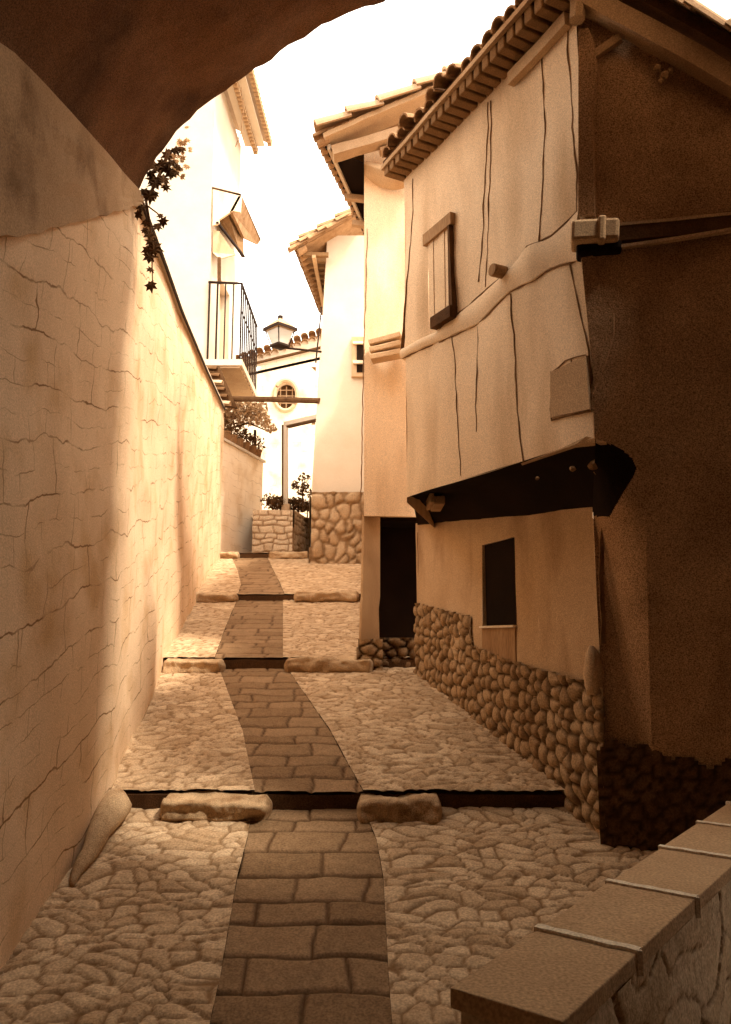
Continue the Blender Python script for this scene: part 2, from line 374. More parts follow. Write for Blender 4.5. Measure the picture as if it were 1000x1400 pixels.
a = Vector((lwx(4.3)+.06, 4.3, zl(4.3)+.02)); b = Vector((lwx(5.1)+.10, 5.1, zl(5.1)+.12))
mb = MB(); pts = [a.lerp(b, i/9) for i in range(10)]
mb.tube(pts, [.01,.025,.04,.055,.07,.08,.09,.095,.09,.05], 12)
for i, v in enumerate(mb.v):
    mb.v[i] = tuple(Vector(v)+noise.noise_vector(Vector(v)*6)*.03)
tag(mb.build('wedge_stone', M['quoin'], smooth=True), 'tall pale tapering stone leaning at the foot of the left wall before the nearest step', 'stone')

# ---------------------------------------------------------------- left lane wall
def ztopL(y): return interp(y, [(2.2,5.0),(3.0,4.56),(5.19,5.21),(15.4,EYE+4.43),(17,EYE+4.6)])
def spring(y): return interp(y, [(-6,2.4),(0,3.2),(3.0,4.56),(5.19,5.21)])
LWT = thing('lane_wall', 'long tan rendered masonry wall lining the left side of the lane', 'wall')
def leftwall():
    Y = np.concatenate([np.arange(-6, 1.5, .25), np.arange(1.5, 15.41, .06), [15.42]]); rows = []; cs = []; acc = 0; py = None
    for y in Y:
        x = lwx(y); zb = zl(y)-.6; zt = ztopL(y) if y > 5.19 else spring(y)+.02
        if py is not None: acc += math.hypot(y-py, 0)
        py = y; r = []
        for i in range(41):
            z = zb+(zt-zb)*i/40
            w_ = .05*noise.noise(Vector((y*.7, z*.7, 1)))+.02*noise.noise(Vector((y*2.5, z*2.5, 3)))
            if i > 37: w_ *= (40-i)/3
            r.append((x+w_, y, z)); cs += [y, z-.22*y, 0, 1]
        rows.append(r)
    mb = MB(); mb.grid(rows); nv = len(mb.v); mb.c = cs
    # far end cap and body
    x = lwx(15.42)
    mb.add([(x+.0, 15.42, zl(15)-1), (x-.45, 15.42, zl(15)-1), (x-.45, 15.42, ztopL(15.42)), (x+.0, 15.42, ztopL(15.42))], [(0,1,2,3)])
    back = [[(lwx(y)-.45, y, zl(y)-1) for y in Y], [(lwx(y)-.45, y, (ztopL(y) if y > 5.19 else spring(y))) for y in Y]]
    mb.grid(back); mb.c += [9.1, 3.3, 0, 1]*(len(mb.v)-nv)
    mb.build('wall_face', M['lwall'], LWT, smooth=True)
    cp = MB(); Yc = np.arange(5.22, 15.46, .25)
    cp.grid([[(lwx(y)+a, y, ztopL(y)+b+.012*noise.noise(Vector((y*3, a, b)))) for a, b in ((.035,-.02),(.035,.05),(-.5,.07),(-.5,-.02))] for y in Yc], 0, True)
    cp.build('coping', M['white'], LWT)
    ln = MB(); ln.tube([(lwx(y)+.045, y, ztopL(y)-.025) for y in Yc], .016, 5); ln.build('drip_edge', M['iron'], LWT)
leftwall()

# ---------------------------------------------------------------- arched passage over the viewer
AR = thing('arch_passage', 'dark vaulted passage house spanning the lane overhead at the top left', 'archway')
AP = [(-1.6,3.01),(-1.53,3.14),(-1.44,3.26),(-1.29,3.39),(-1.13,3.50),(-.92,3.565),(-.71,3.62),(-.49,3.69),(-.27,3.74),(.0,3.74),(.21,3.70),(.7,3.72),(1.3,3.66),(1.9,3.45),(2.5,3.1),(3.0,2.6),(3.3,2.0),(3.3,-1),(3.3,-3)]
def archline(x, t=0): return 5.19-.55*(x+1.6)-t
def arch():
    # densify arch profile
    P = []
    for i in range(len(AP)-1):
        n = max(2, int(math.hypot(AP[i+1][0]-AP[i][0], AP[i+1][1]-AP[i][1])/.05))
        for k in range(n):
            t = k/n; P.append((AP[i][0]*(1-t)+AP[i+1][0]*t, AP[i][1]*(1-t)+AP[i+1][1]*t))
    P.append(AP[-1]); rows = []
    D = [0,.06,.15,.3,.5,.8,1.2,1.7,2.3,3,4,5.5,7,9]
    for k, d in enumerate(D):
        r = []
        for x, z in P:
            y = archline(x, d); dz = -.30*d if d < 2.2 else -.66-.12*(d-2.2)
            xx = x if x > -1.5 else min(x, lwx(y)+(x+1.6))
            if x <= -1.59: xx = lwx(y)-.02
            nz = .05*noise.noise(Vector((x*1.5, d*1.5, 2)))+.018*noise.noise(Vector((x*7, d*6, 9)))
            zj = (.028*noise.noise(Vector((x*9, 3, 3)))+.014*noise.noise(Vector((x*30, 1, 3)))) if d < .1 else 0
            r.append((xx, y, EYE+z+dz+nz*min(1, d*3)+zj))
        rows.append(r)
    mb = MB(); mb.grid(rows)
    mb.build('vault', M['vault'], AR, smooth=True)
    f = MB(); top = [[rows[0][i], (rows[0][i][0], rows[0][i][1], EYE+6)] for i in range(len(P)) if P[i][1] > 1.9]
    f.grid(top); xl, xr = -6.0, 3.3
    f.add([rows[0][0], (xl, archline(-1.6), rows[0][0][2]), (xl, archline(-1.6), EYE+6), (rows[0][0][0], rows[0][0][1], EYE+6)], [(0,1,2,3)])
    f.add([(xl, 5.19, EYE-3), (xl, 5.19, EYE+6), (xl, -6, EYE+6), (xl, -6, EYE-3)], [(0,1,2,3)])
    f.add([(xl, 5.19, EYE+3), (-2.0, 5.19, EYE+3), (-2.0, 5.19, EYE-3), (xl, 5.19, EYE-3)], [(0,1,2,3)])
    f.add([(xl, 5.25, EYE+6), (-1.6, 5.25, EYE+6), (3.9, 2.2, EYE+6), (3.9, -7, EYE+6), (xl, -7, EYE+6)], [(0,1,2,3,4)])
    f.add([(3.9, archline(3.3), EYE+6), (3.3, archline(3.3), EYE+6), (3.3, archline(3.3), EYE-3), (3.9, archline(3.3), EYE-3)], [(0,1,2,3)])
    f.add([(3.9, archline(3.3), EYE+6), (3.9, -7, EYE+6), (3.9, -7, EYE-3), (3.9, archline(3.3), EYE-3)], [(0,1,2,3)])
    f.add([(3.9, -7, EYE-3), (3.9, -7, EYE+6), (xl, -7, EYE+6), (xl, -7, EYE-3)], [(0,1,2,3)])
    f.box((3.35, -6.9, EYE-3), (10, 3.15, EYE+5.6))  # unseen block added right of the passage to keep sun off the lane
    f.build('wall', M['tan'], AR)
    # shade under the springing put into a darker render band, rough lower edge
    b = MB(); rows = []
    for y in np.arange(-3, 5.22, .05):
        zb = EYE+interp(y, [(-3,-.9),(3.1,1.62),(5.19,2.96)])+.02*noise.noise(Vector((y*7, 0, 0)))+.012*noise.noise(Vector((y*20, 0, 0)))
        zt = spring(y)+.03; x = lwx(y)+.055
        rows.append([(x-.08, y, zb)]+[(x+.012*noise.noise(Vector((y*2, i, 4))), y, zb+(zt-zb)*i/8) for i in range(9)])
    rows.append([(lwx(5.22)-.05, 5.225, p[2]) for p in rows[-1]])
    b.grid(rows); b.build('springing_shade_band', M['tanb'] if 'tanb' in M else M['tan'], AR)
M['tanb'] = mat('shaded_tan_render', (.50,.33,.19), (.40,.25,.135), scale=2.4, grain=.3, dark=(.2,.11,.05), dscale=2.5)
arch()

# ---------------------------------------------------------------- wall builder for houses
def wall(mb, pl, s0, s1, top, bot, holes=(), wob=.02, res=.12, m=0, reveal=.18, off=0):
    """front grid of a wall on plane pl between s0..s1; top/bot are functions of s; holes (s0,s1,z0,z1)"""
    ss = set(np.linspace(s0, s1, max(2, int(abs(s1-s0)/res)+1)).tolist())
    for h in holes: ss |= {h[0], h[1]}
    ss = sorted(ss)
    pl.wob = lambda s, z: wob*noise.noise(Vector((s*1.6+pl.p.x*3, z*1.6, pl.p.y)))+wob*.35*noise.noise(Vector((s*6, z*6, 2)))+off
    def P(s, z):
        w_ = wob*noise.noise(Vector((s*1.6+pl.p.x*3, z*1.6, pl.p.y)))+wob*.35*noise.noise(Vector((s*6, z*6, 2)))
        if any(abs(s-a) < .02 for a in (s0, s1)): w_ *= .4
        return pl.at(s, z, w_+off)
    for a, b in zip(ss[:-1], ss[1:]):
        if b-a < 1e-6: continue
        mid = (a+b)/2; hs_ = sorted([h for h in holes if h[0]-1e-6 <= mid <= h[1]+1e-6], key=lambda h: h[2])
        segs = []; la, lb = bot(a), bot(b)
        for h in hs_:
            segs.append((la, lb, h[2], h[2])); la = lb = h[3]
        segs.append((la, lb, top(a), top(b)))
        for (a0, b0, a1, b1) in segs:
            n = max(1, int(abs(a1-a0)/res))
            mb.grid([[P(a, a0+(a1-a0)*i/n), P(b, b0+(b1-b0)*i/n)] for i in range(n+1)], m)
    for h in holes:
        r = [(h[0], h[2]), (h[1], h[2]), (h[1], h[3]), (h[0], h[3])]
        for (p, q) in zip(r, r[1:]+r[:1]):
            mb.add([P(*p), P(*q), pl.at(q[0], q[1], -reveal), pl.at(p[0], p[1], -reveal)], [(0,1,2,3)], m)
def ribbon(mb, pl, pix, wd=.012, off=None, m=1, wob=.012, conv=True):
    """a crack or arris drawn on the wall: a thin strip a few mm proud, part of the wall's own mesh"""
    pts = [pl.hit(*p) for p in pix] if conv else pix
    wf = getattr(pl, 'wob', lambda s, z: 0) if off is None else (lambda s, z: off)
    wd = wd*.8
    out_ = []
    for (a, b) in zip(pts[:-1], pts[1:]):
        L = math.hypot(b[0]-a[0], b[1]-a[1]); n = max(2, int(L/.05))
        for i in range(n):
            t = i/n; out_.append((a[0]+(b[0]-a[0])*t, a[1]+(b[1]-a[1])*t))
    out_.append(pts[-1]); rows = []
    for i, (s, z) in enumerate(out_):
        a = out_[max(i-1, 0)]; b = out_[min(i+1, len(out_)-1)]
        dx, dz = b[0]-a[0], b[1]-a[1]; L = math.hypot(dx, dz) or 1; nx, nz = -dz/L, dx/L
        j = noise.noise(Vector((s*9, z*9, 1)))*wob; w2 = wd*(.65+.7*abs(noise.noise(Vector((s*14, z*14, 7)))))
        h_ = wf(s, z)+.005; rows.append([pl.at(s+nx*(j+q*w2/2), z+nz*(j+q*w2/2), h_+e) for q, e in ((-1,-.03),(-1,0),(1,0),(1,-.03))])
    mb.grid(rows, m)
def halftile(mb, a, b, r0, r1, up=(0,0,1), n=7, th=.014, m=0, inv=False):
    """one barrel tile from a to b: a half-pipe with thickness"""
    a, b = Vector(a), Vector(b); d = (b-a).normalized(); up = Vector(up); x = d.cross(up).normalized(); y = x.cross(d)*(-1 if inv else 1)
    rows = []
    for p, r in ((a, r0), (b, r1)):
        o = [p+x*math.cos(t)*r+y*math.sin(t)*r*.9 for t in [math.pi*k/(n-1) for k in range(n)]]
        i = [p+x*math.cos(t)*(r-th)+y*math.sin(t)*(r-th)*.9 for t in [math.pi*k/(n-1) for k in range(n)]][::-1]
        rows.append(o+i)
    mb.grid(rows, m, True); q = len(mb.v); c = 2*n
    for base in (q-2*c, q-c):
        for k in range(n-1): mb.f.append((base+k, base+k+1, base+c-2-k, base+c-1-k)); mb.m.append(m)

# ---------------------------------------------------------------- jettied house on the right (A)
HA = thing('jettied_house', 'crooked timber-jettied plaster house on the right with black overhang and rubble base', 'house')
UF = Plane((1.23, 4.2), (.20, 6.22))          # upper facade
LF = Plane((1.37, 4.79), (.50, 7.94))         # ground-floor facade
Ufar = UF.hit(556, 600)[0]
zov = lambda s: EYE+1.05-.005*s
zev = EYE+3.66
# jetty shapes
def build_A():
    # upper facade with the shutter opening
    h0 = UF.hit(588, 440); h1 = UF.hit(617, 330)
    hs0, hs1 = sorted((h0[0], h1[0])); 
    z1 = UF.hit(602, 322)[1]; z0 = UF.hit(602, 432)[1]
    hole = (hs0, hs1, z0, z1)
    mb = MB()
    wall(mb, UF, 0, Ufar, lambda s: zev, zov, [hole], wob=.03)
    for L_, wd in (([(668,140),(662,240),(658,330),(652,385)], .010), ([(672,138),(668,250),(664,340),(661,392)], .008),
                   ([(741,58),(741,200),(740,335)], .007), ([(700,402),(703,480),(706,560),(716,632)], .013),
                   ([(614,430),(622,500),(627,600),(630,650)], .005), ([(649,425),(652,520),(650,590)], .005),
                   ([(776,350),(792,420),(806,480),(812,560)], .010),
                   ([(756,508),(755,560),(757,575),(812,562)], .014), ([(756,508),(775,494),(803,486)], .010), ([(783,492),(786,560)], .006),
                   ([(778,40),(777,80),(781,160),(784,200),(790,240),(788,280),(788,310)], .012),
                   ([(566,245),(562,330),(556,420),(550,480)], .008)):
        ribbon(mb, UF, L_, wd)
    # back of the leaf: solid body behind
    mb.poly_prism([tuple(UF.at(.02, 0, -.22)[:2]), tuple(UF.at(Ufar-.02, 0, -.22)[:2]), (1.6, 7.6), (4.4, 6.4), (4.2, 3.75), (1.9, 4.3)], EYE+1.15, [zev-.05, zev-.05, zev-1.4, zev-3.0+.6, EYE+1.6, zev-1.0], 0)
    mb.add([UF.at(Ufar, EYE+1.0), UF.at(Ufar, zev), (.75, 7.9, zev), (.75, 7.9, EYE+1.0)], [(0,1,2,3)], 0)
    mb.build('upper_wall', [M['cream'], M['line']], HA, smooth='weld')
    # patch of newer render low on the corner
    p = MB(); c = [UF.hit(758,510), UF.hit(758,572), UF.hit(812,560), UF.hit(806,487)]
    p.add([UF.at(s, z, .03) for s, z in c]+[UF.at(s, z, -.02) for s, z in c], [(0,1,2,3),(4,5,6,7),(0,1,5,4),(1,2,6,5),(2,3,7,6),(3,0,4,7)])
    p.build('render_patch', M['tan'], HA)
    # shutter
    sh = MB(); n = 4
    for i in range(n):
        a = hs0+(hs1-hs0)*i/n+.003; b = hs0+(hs1-hs0)*(i+1)/n-.003
        q = [(a, z0), (b, z0), (b, z1), (a, z1)]
        sh.hexa([UF.at(s, z, -.05) for s, z in q]+[UF.at(s, z, .005+.004*(i % 2)) for s, z in q])
    so = sh.build('shutter', M['cream2'], HA)
    ls = MB(); e = .04
    ls.hexa([UF.at(s, z, o) for o in (-.05, .03) for s, z in ((hs0-e, z1), (hs1+e, z1), (hs1+e, z1+.09), (hs0-e, z1+.09))])
    ls.build('window_lintel', M['wood'], HA)
    js = MB()
    js.hexa([UF.at(s, z, o) for o in (-.12, .03) for s, z in ((hs0-.045, z0-.02), (hs0-.0, z0-.02), (hs0-.0, z1), (hs0-.02, z1))])
    js.build('window_jamb', M['dwood'], HA)
    ss = MB(); ss.hexa([UF.at(s, z, o) for o in (-.05, .055) for s, z in ((hs0-.05, z0-.09), (hs0+.30*(hs1-hs0)+.12, z0-.09), (hs0+.3*(hs1-hs0)+.12, z0-.005), (hs0-.05, z0-.005))])
    ss.build('window_sill', M['dwood'], HA)
    # string beam: rough timber band that swells towards the corner
    top = [UF.hit(*q) for q in ((551,478),(600,452),(650,408),(700,368),(722,340),(755,325),(790,288))]
    bot = [UF.hit(*q) for q in ((551,490),(610,462),(650,442),(700,398),(730,385),(755,366),(786,356))]
    sb = MB(); rows = []
    for t in np.linspace(0, 1, 50):
        s = top[0][0]+(top[-1][0]-top[0][0])*t
        zt = interp(-s, [(-q[0], q[1]) for q in top]); zb = interp(-s, [(-q[0], q[1]) for q in bot])
        jt = .008*noise.noise(Vector((s*8, 0, 0))); zt += jt; zb -= jt
        h_ = UF.wob(s, (zt+zb)/2); rows.append([UF.at(s, zt+.02, h_-.04), UF.at(s, zt, h_+.008), UF.at(s, zt*.75+zb*.25, h_+.022), UF.at(s, zt*.3+zb*.7, h_+.024), UF.at(s, zb, h_+.012), UF.at(s, zb-.02, h_-.04)])
    sb.grid(rows); 
    ribbon(sb, UF, [(551,491),(610,463),(650,443),(700,399),(730,386),(755,367),(786,357)], .014)
    ribbon(sb, UF, [(601,450),(650,406),(700,366),(722,338),(755,323),(788,288)], .012)
    sb.build('string_beam', [M['cream2'], M['line']], HA, smooth='weld')
    kn = MB(); c = UF.at(*UF.hit(690, 373)); kn.tube([c-UF.n*.1, c+UF.n*.10], .042, 12); kn.build('beam_end', M['wood'], HA, bevel=.006)
    # gable wall: upper plane flows into the set-back lower plane
    GU = Vector((1.23, 4.2, 0)); gd = Vector((.968, -.25, 0)); GL = Vector((1.37, 4.79, 0)); gn = Vector((-.25, -.968, 0))
    mb = MB(); rows = []
    K = np.concatenate([np.linspace(0, .3, 121), np.linspace(.36, 3.2, 24)])
    rk = lambda k: zev+.06-.90*k
    for k in K:
        r = []; sh_ = min(1, k/.26)
        for z in np.linspace(-1.8, 1, 700):
            z = EYE+z*2.6 if False else EYE + (-2.6 + (z+1.8)/2.8*(min(rk(k), 9)-EYE+2.6))
            zr = z-EYE
            hi = 1.05*(1-sh_)+1.9*sh_; lo = .742*(1-sh_)+(-1.2)*sh_
            t = min(1, max(0, (zr-lo)/(hi-lo))); t = t*t*(3-2*t)
            base = GL.lerp(GU, t)+gd*k
            w_ = .025*noise.noise(Vector((k*1.5, z*1.5, 6)))+.012*noise.noise(Vector((k*6, z*6, 2)))
            r.append((base.x+gn.x*w_, base.y+gn.y*w_, z))
        rows.append(r)
    mb.grid(rows)
    PG = [(780,606),(815,601),(832,606),(850,614),(864,626),(871,640),(866,652),(852,674),(834,706),(780,706)]  # outline of the cove's shade, painted black on the gable faces
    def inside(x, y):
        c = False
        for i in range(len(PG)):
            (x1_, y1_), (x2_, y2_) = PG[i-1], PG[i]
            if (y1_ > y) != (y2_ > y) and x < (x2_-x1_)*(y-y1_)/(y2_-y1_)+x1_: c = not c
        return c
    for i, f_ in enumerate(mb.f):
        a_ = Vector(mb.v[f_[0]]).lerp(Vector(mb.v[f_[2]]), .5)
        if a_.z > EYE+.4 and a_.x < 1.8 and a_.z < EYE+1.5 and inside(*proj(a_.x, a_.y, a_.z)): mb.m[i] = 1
    mb.build('gable_wall', [M['brown'], M['shade_black']], HA, smooth=True)
    GP = Plane((1.23, 4.2), (1.23+.968, 4.2-.25))
    # corner post of plaster-covered timber standing proud on the gable
    cp = MB()
    E = [(803,45,806),(808,60,812),(812,100,818),(810,160,810),(809,230,812),(808,300,814)]
    l = [GP.hit(791, e[1]) for e in E]; rr = [GP.hit(e[2]+4, e[1]) for e in E]
    rows = [[GP.at(a[0], a[1], -.03), GP.at(a[0]+.0, a[1], .03), GP.at(b[0]-.02, b[1], .045), GP.at(b[0], b[1], -.03)] for a, b in zip(l, rr)]
    cp.grid(rows); 
    E = [(345,812),(380,820),(430,842),(460,842),(500,830),(540,812)]
    rows = [[GP.at(*GP.hit(794+(v-345)*.1, v), -.03), GP.at(*GP.hit(794+(v-345)*.1, v), .012), GP.at(*GP.hit(u-3, v), .022), GP.at(*GP.hit(u, v), -.03)] for v, u in E]
    cp.grid(rows)
    cp.build('corner_post', M['brown'], HA)
    br = MB(); a = GP.at(*GP.hit(806, 84), .02); b = GP.at(*GP.hit(848, 56), .02); br.beam(a, b, .04, .045, m=0, cuts=6, wob=.012); br.build('brace', M['tanb'], HA)
    # gable beam with rails above and below, corbel block at the corner with iron strap
    gb_ = MB()
    a = GP.at(*GP.hit(846, 322), .015); b = GP.at(*GP.hit(1100, 296), .015); gb_.beam(a, b, .05, .10, cuts=10, wob=.006)
    gb_.build('gable_beam', M['dwood'], HA)
    for va, vb, wd in ((312, 292, .018), (342, 310, .018)):
        g1 = MB(); a = GP.at(*GP.hit(846, va), .03); b = GP.at(*GP.hit(1060, vb), .03); g1.beam(a, b, .03, wd, cuts=14, wob=.004); g1.build('beam_moulding', M['tan'], HA)
    cb = MB(); c0 = GP.at(*GP.hit(781, 327), .03); c1 = GP.at(*GP.hit(846, 324), .03)
    cb.beam(c0, c1, .17, .125, cuts=1); cb.build('corbel_block', M['tan'], HA, bevel=.02)
    st = MB(); s0_ = c0.lerp(c1, .56); s1_ = c0.lerp(c1, .72); st.beam(s0_, s1_, .19, .145); st.build('iron_strap', M['tanb'], HA, bevel=.012)
    cu = MB(); cc0 = GP.at(*GP.hit(788, 346), .0); cc1 = GP.at(*GP.hit(850, 340), .0); cu.beam(cc0, cc1, .12, .07); cu.build('corbel_foot', M['shade_black'], HA, bevel=.02)
    # underside of the jetty, its shade painted in as black
    mb = MB(); rows = []
    for t in np.linspace(0, 1, 16):
        o = UF.at(Ufar*t, zov(0)-.002, -.004); i = LF.at(LF.L*t, EYE+.742+(1.085-.742)*t+.0, -.02)
        r = []
        for q in np.linspace(0, 1, 9):
            p = o.lerp(i, q); p.z += .07*math.sin(math.pi*q)
            r.append(p+noise.noise_vector(p*5)*.012*(1 if 0 < q < 1 else 0))
        rows.append(r)
    mb.grid(rows)
    # dark cheek under the gable corner
    mb.build('jetty_underside', M['shade_black'], HA, smooth=True)
    # stones and broken plaster bits stuck in the overhang
    for u, v, r_ in ((783,641,.015),(812,636,.028),(818,646,.02),(845,632,.014),(735,654,.010)):
        bits = MB(); c = at(u, v, 4.24+.5*(v-604)/100 if u > 800 else 4.35); rows = []
        for i in range(5):
            th = math.pi*i/4; rows.append([c+Vector((math.sin(th)*math.cos(p)*r_*1.2, math.sin(th)*math.sin(p)*r_*1.6, math.cos(th)*r_))+noise.noise_vector(Vector((u+i, p, 1)))*r_*.5 for p in [2*math.pi*k/8 for k in range(8)]])
        bits.grid(rows, 0, True); bits.build('lodged_stone', M['tanb2'], HA)
    je = MB(); c = UF.hit(600, 683); s_, z_ = c
    a = at(588, 680, 6.1); je.box((a.x, a.y, a.z-.04), (a.x+.035, a.y+.4, a.z+.045)); je.box((a.x+.035, a.y+.03, a.z-.05), (a.x+.12, a.y+.4, a.z+.02)); je.build('joist_end', M['tanb'], HA, bevel=.01)
    # white broken plaster lip at the corner bottom
    lp = MB(); q = [(716,634),(770,614),(806,597),(829,606),(790,609)]
    pts = [UF.at(*UF.hit(u, v), .02) if u < 812 else GP.at(*GP.hit(u, v), .03) for u, v in q]
    lp.add(pts+[p+Vector((.02,.06,0)) for p in pts], [(0,1,2,3,4),(9,8,7,6,5)]+[(i,(i+1) % 5,5+(i+1) % 5,5+i) for i in range(5)])
    lp.build('plaster_lip', M['tan'], HA)
    # lower wall with tall dark window
    w0 = LF.hit(706, 856); w1 = LF.hit(658, 738)
    a_, b_ = sorted((w0[0], w1[0])); zt = (LF.hit(682, 739)[1]); zb = LF.hit(682, 856)[1]
    mb = MB(); wall(mb, LF, 0, LF.L, lambda s: EYE+.742+(1.085-.742)*s/LF.L+.03, lambda s: zl(4.79+s)-.9, [(a_, b_, zb, zt)], wob=.02, reveal=.14)
    ribbon(mb, LF, [(829,702),(823,740),(821,800),(821,880)], .010); ribbon(mb, LF, [(572,728),(571,800),(571,825)], .010); ribbon(mb, LF, [(705,857),(703,900)], .009)
    mb.build('lower_wall', [M['tan'], M['line']], HA, smooth='weld')
    pn = MB(); q = [(a_, zb), (b_, zb), (b_, zt), (a_, zt)]; pn.add([LF.at(s, z, -.03) for s, z in q], [(0,1,2,3)]); wf = pn.build('window', M['shade_black'], HA)
    sl = MB(); s_lo = LF.hit(682, 905)[1]
    sl.hexa([LF.at(s, z, o) for o in (-.05, .012) for s, z in ((a_, s_lo), (b_, s_lo), (b_, zb-.012), (a_, zb-.012))]); sl.build('apron_panel', M['wood'], HA, )
    ws = MB(); ws.hexa([LF.at(s, z, o) for o in (-.1, .03) for s, z in ((a_-.01, zb-.012), (b_+.01, zb-.012), (b_+.01, zb+.004), (a_-.01, zb+.004))]); ws.build('window_sill', M['grout'], HA)
    # rubble base
    tl = [LF.hit(*q) for q in ((570,826),(640,843),(648,845),(650,884),(702,905),(760,922),(800,932),(845,950),(900,975))]
    tl = sorted(tl); 
    res = .016; Z = np.arange(-2.4, .4, res)+EYE; S_ = np.arange(-.05, LF.L, res)
    S, T = np.meshgrid(S_, Z, indexing='ij')
    tops = np.interp(S, [p[0] for p in tl], [p[1] for p in tl])
    mb = MB(); p0, d_, n_ = LF.p, LF.d, LF.n
    sheet(mb, S, T, lambda a, b: (p0.x+d_.x*a+n_.x*.012, p0.y+d_.y*a+n_.y*.012, b), (n_.x, n_.y, 0), cs=.115, ct=.10, depth=.028, seed=3, dom=1.1, jw=.32,
          keep=lambda a, b: (b < tops+.006) & (b > zl(4)-.6))
    mb.build('rubble_base', M['rub'], HA, smooth=True)
    # rubble base on the gable side
    Lp = Plane((1.37-.01, 4.79), (1.37+.968, 4.79-.25)); p0, d_, n_ = Lp.p, Lp.d, Lp.n
    S, T = np.meshgrid(np.arange(-.03, 2.4, .02), np.arange(-2.0, -.32, .02)+EYE, indexing='ij')
    tops = EYE-.62+.03*np.sin(S*9)+.02*np.sin(S*31)-.10*S; mb = MB()
    sheet(mb, S, T, lambda a, b: (p0.x+d_.x*a+n_.x*.05, p0.y+d_.y*a+n_.y*.05, b), (n_.x, n_.y, 0), cs=.085, ct=.075, depth=.018, seed=8, dom=1.2, jw=.32, keep=lambda a, b: b < tops)
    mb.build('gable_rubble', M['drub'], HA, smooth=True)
    q = MB(); a = LF.at(.06, EYE-1.0, .06); b = LF.at(.06, EYE-.55, .06)
    q.tube([LF.at(.03, LF.hit(835,v)[1], .02) for v in (952,940,925,910,895,882)], [.05,.055,.06,.055,.04,.012], 10)
    for i, v in enumerate(q.v): q.v[i] = tuple(Vector(v)+noise.noise_vector(Vector(v)*9)*.018)
    q.build('quoin_stone', M['tan'], HA, smooth=True)
    # roof: high edge along the lane, falling to the right
    n2 = UF.n
    slope = Vector((.60, .30, -.62)).normalized()
    ev = MB(); o0 = UF.at(-.16, zev+.08, .21); o1 = UF.at(Ufar+.05, zev+.055, .17)
    ev.beam(o0, o1, .03, .035, cuts=12, wob=.004); ro = ev.build('eave_board', M['tan'], HA)
    dk = MB(); cc_ = [UF.at(-.16, zev+.105, .20), UF.at(Ufar+.05, zev+.085, .17)]; c = [UF.at(-.16, zev+.16, -.08), UF.at(Ufar+.05, zev+.14, -.08)]
    dk.hexa([cc_[0], cc_[1], c[1], c[0]]+[p+Vector((0,0,.03)) for p in (cc_[0], cc_[1], c[1], c[0])])
    c2 = [p+slope*4.2 for p in c]
    dk.add(c+c2[::-1]+[p+Vector((0,0,.03)) for p in c+c2[::-1]], [(0,1,2,3),(7,6,5,4),(0,1,5,4),(1,2,6,5),(2,3,7,6),(3,0,4,7)])
    roof = dk.build('roof', M['dwood'], HA)
    nr = 24
    for i in range(nr):
        s = -.06+(Ufar+.05)*i/(nr-1); jj = random.uniform(-.006, .006)
        r_ = MB(); L_ = .15+.02*random.random()
        ln = .19-.02*i/nr
        a = UF.at(s+jj, zev+.018, -.06); b = UF.at(s+jj, zev+.022+random.uniform(-.006,.004), ln)
        r_.beam(a, b, .068, .10, cuts=3, wob=.004); r_.build('rafter_tail', M['tanb2'], HA, bevel=.008)
    tl_ = MB(); s = -.15; i = 0
    while s < Ufar+.02:
        st_ = UF.at(s, zev+.11+random.uniform(-.012,.02), .22+random.uniform(-.03,.05))
        inn = UF.at(s, zev+.20, -.08)
        halftile(tl_, st_, inn, .062+.01*random.random(), .058, up=(0,0,1))
        for k in range(3):
            a = inn+slope*(.36*k); b = a+slope*.44; halftile(tl_, a+Vector((0,0,.012)), b, .062+.01*random.random(), .055, up=(.62,0,.8))
        s += .125+random.uniform(-.01, .02)
    tl_.build('roof_tiles', M['tile'], roof)
    # rake: plastered bargeboard, moulding and stepped verge tiles
    ra = GP.at(-.02, rk(0)-.02, .05); rb_ = GP.at(2.2, rk(2.2)-.02, .05); rm = MB()
    rm.beam(ra, rb_, .10, .11, cuts=20, wob=.01); rm.build('rake_board', M['tan'], HA)
    r2 = MB(); r2.beam(ra+Vector((.08,-.05,.085)), rb_+Vector((.05,-.05,.10)), .12, .07, cuts=16, wob=.006); r2.build('rake_soffit', M['dwood'], HA)
    vt = MB(); d_ = (rb_-ra).normalized(); L_ = (rb_-ra).length; k = -.05
    while k < L_:
        a = ra+d_*(k-.0)+Vector((0,-.10,.155)); b = ra+d_*(k+.30)+Vector((0,-.10,.135)); halftile(vt, a, b, .085, .075, n=9); k += .26
    vt.build('verge_tiles', M['ptile'], roof)
    pk = MB(); pk.tube([GP.at(*GP.hit(789, 38), .06), GP.at(*GP.hit(792, -12), .06)], [.045,.055], 7); pk.build('corner_cap', M['tan'], HA)
    # plastered timber lining the eave at the corner
    wp = MB(); a = UF.at(*UF.hit(782, 30), .03); b = UF.at(*UF.hit(703, 112), .03); wp.beam(a, b, .05, .085, cuts=8, wob=.01); wp.build('wall_plate', M['tan2'], HA)
    # stones in the gable under the rake
    gs = MB()
    for u, v, r_ in ((898,98,.022),(908,108,.025),(903,116,.016),(916,102,.018)):
        c = GP.at(*GP.hit(u, v), .03); rows = []
        for i in range(5):
            th = math.pi*i/4; rows.append([c+Vector((math.sin(th)*math.cos(p), math.sin(th)*math.sin(p), math.cos(th)))*r_*(1+.3*noise.noise(Vector((u, p, i)))) for p in [2*math.pi*k/8 for k in range(8)]])
        gs.grid(rows, 0, True)
    gs.build('exposed_stones', M['tanb'], HA)
M['cream2'] = mat('plaster_band', (.86,.66,.46), (.77,.57,.38), scale=3, grain=.22)
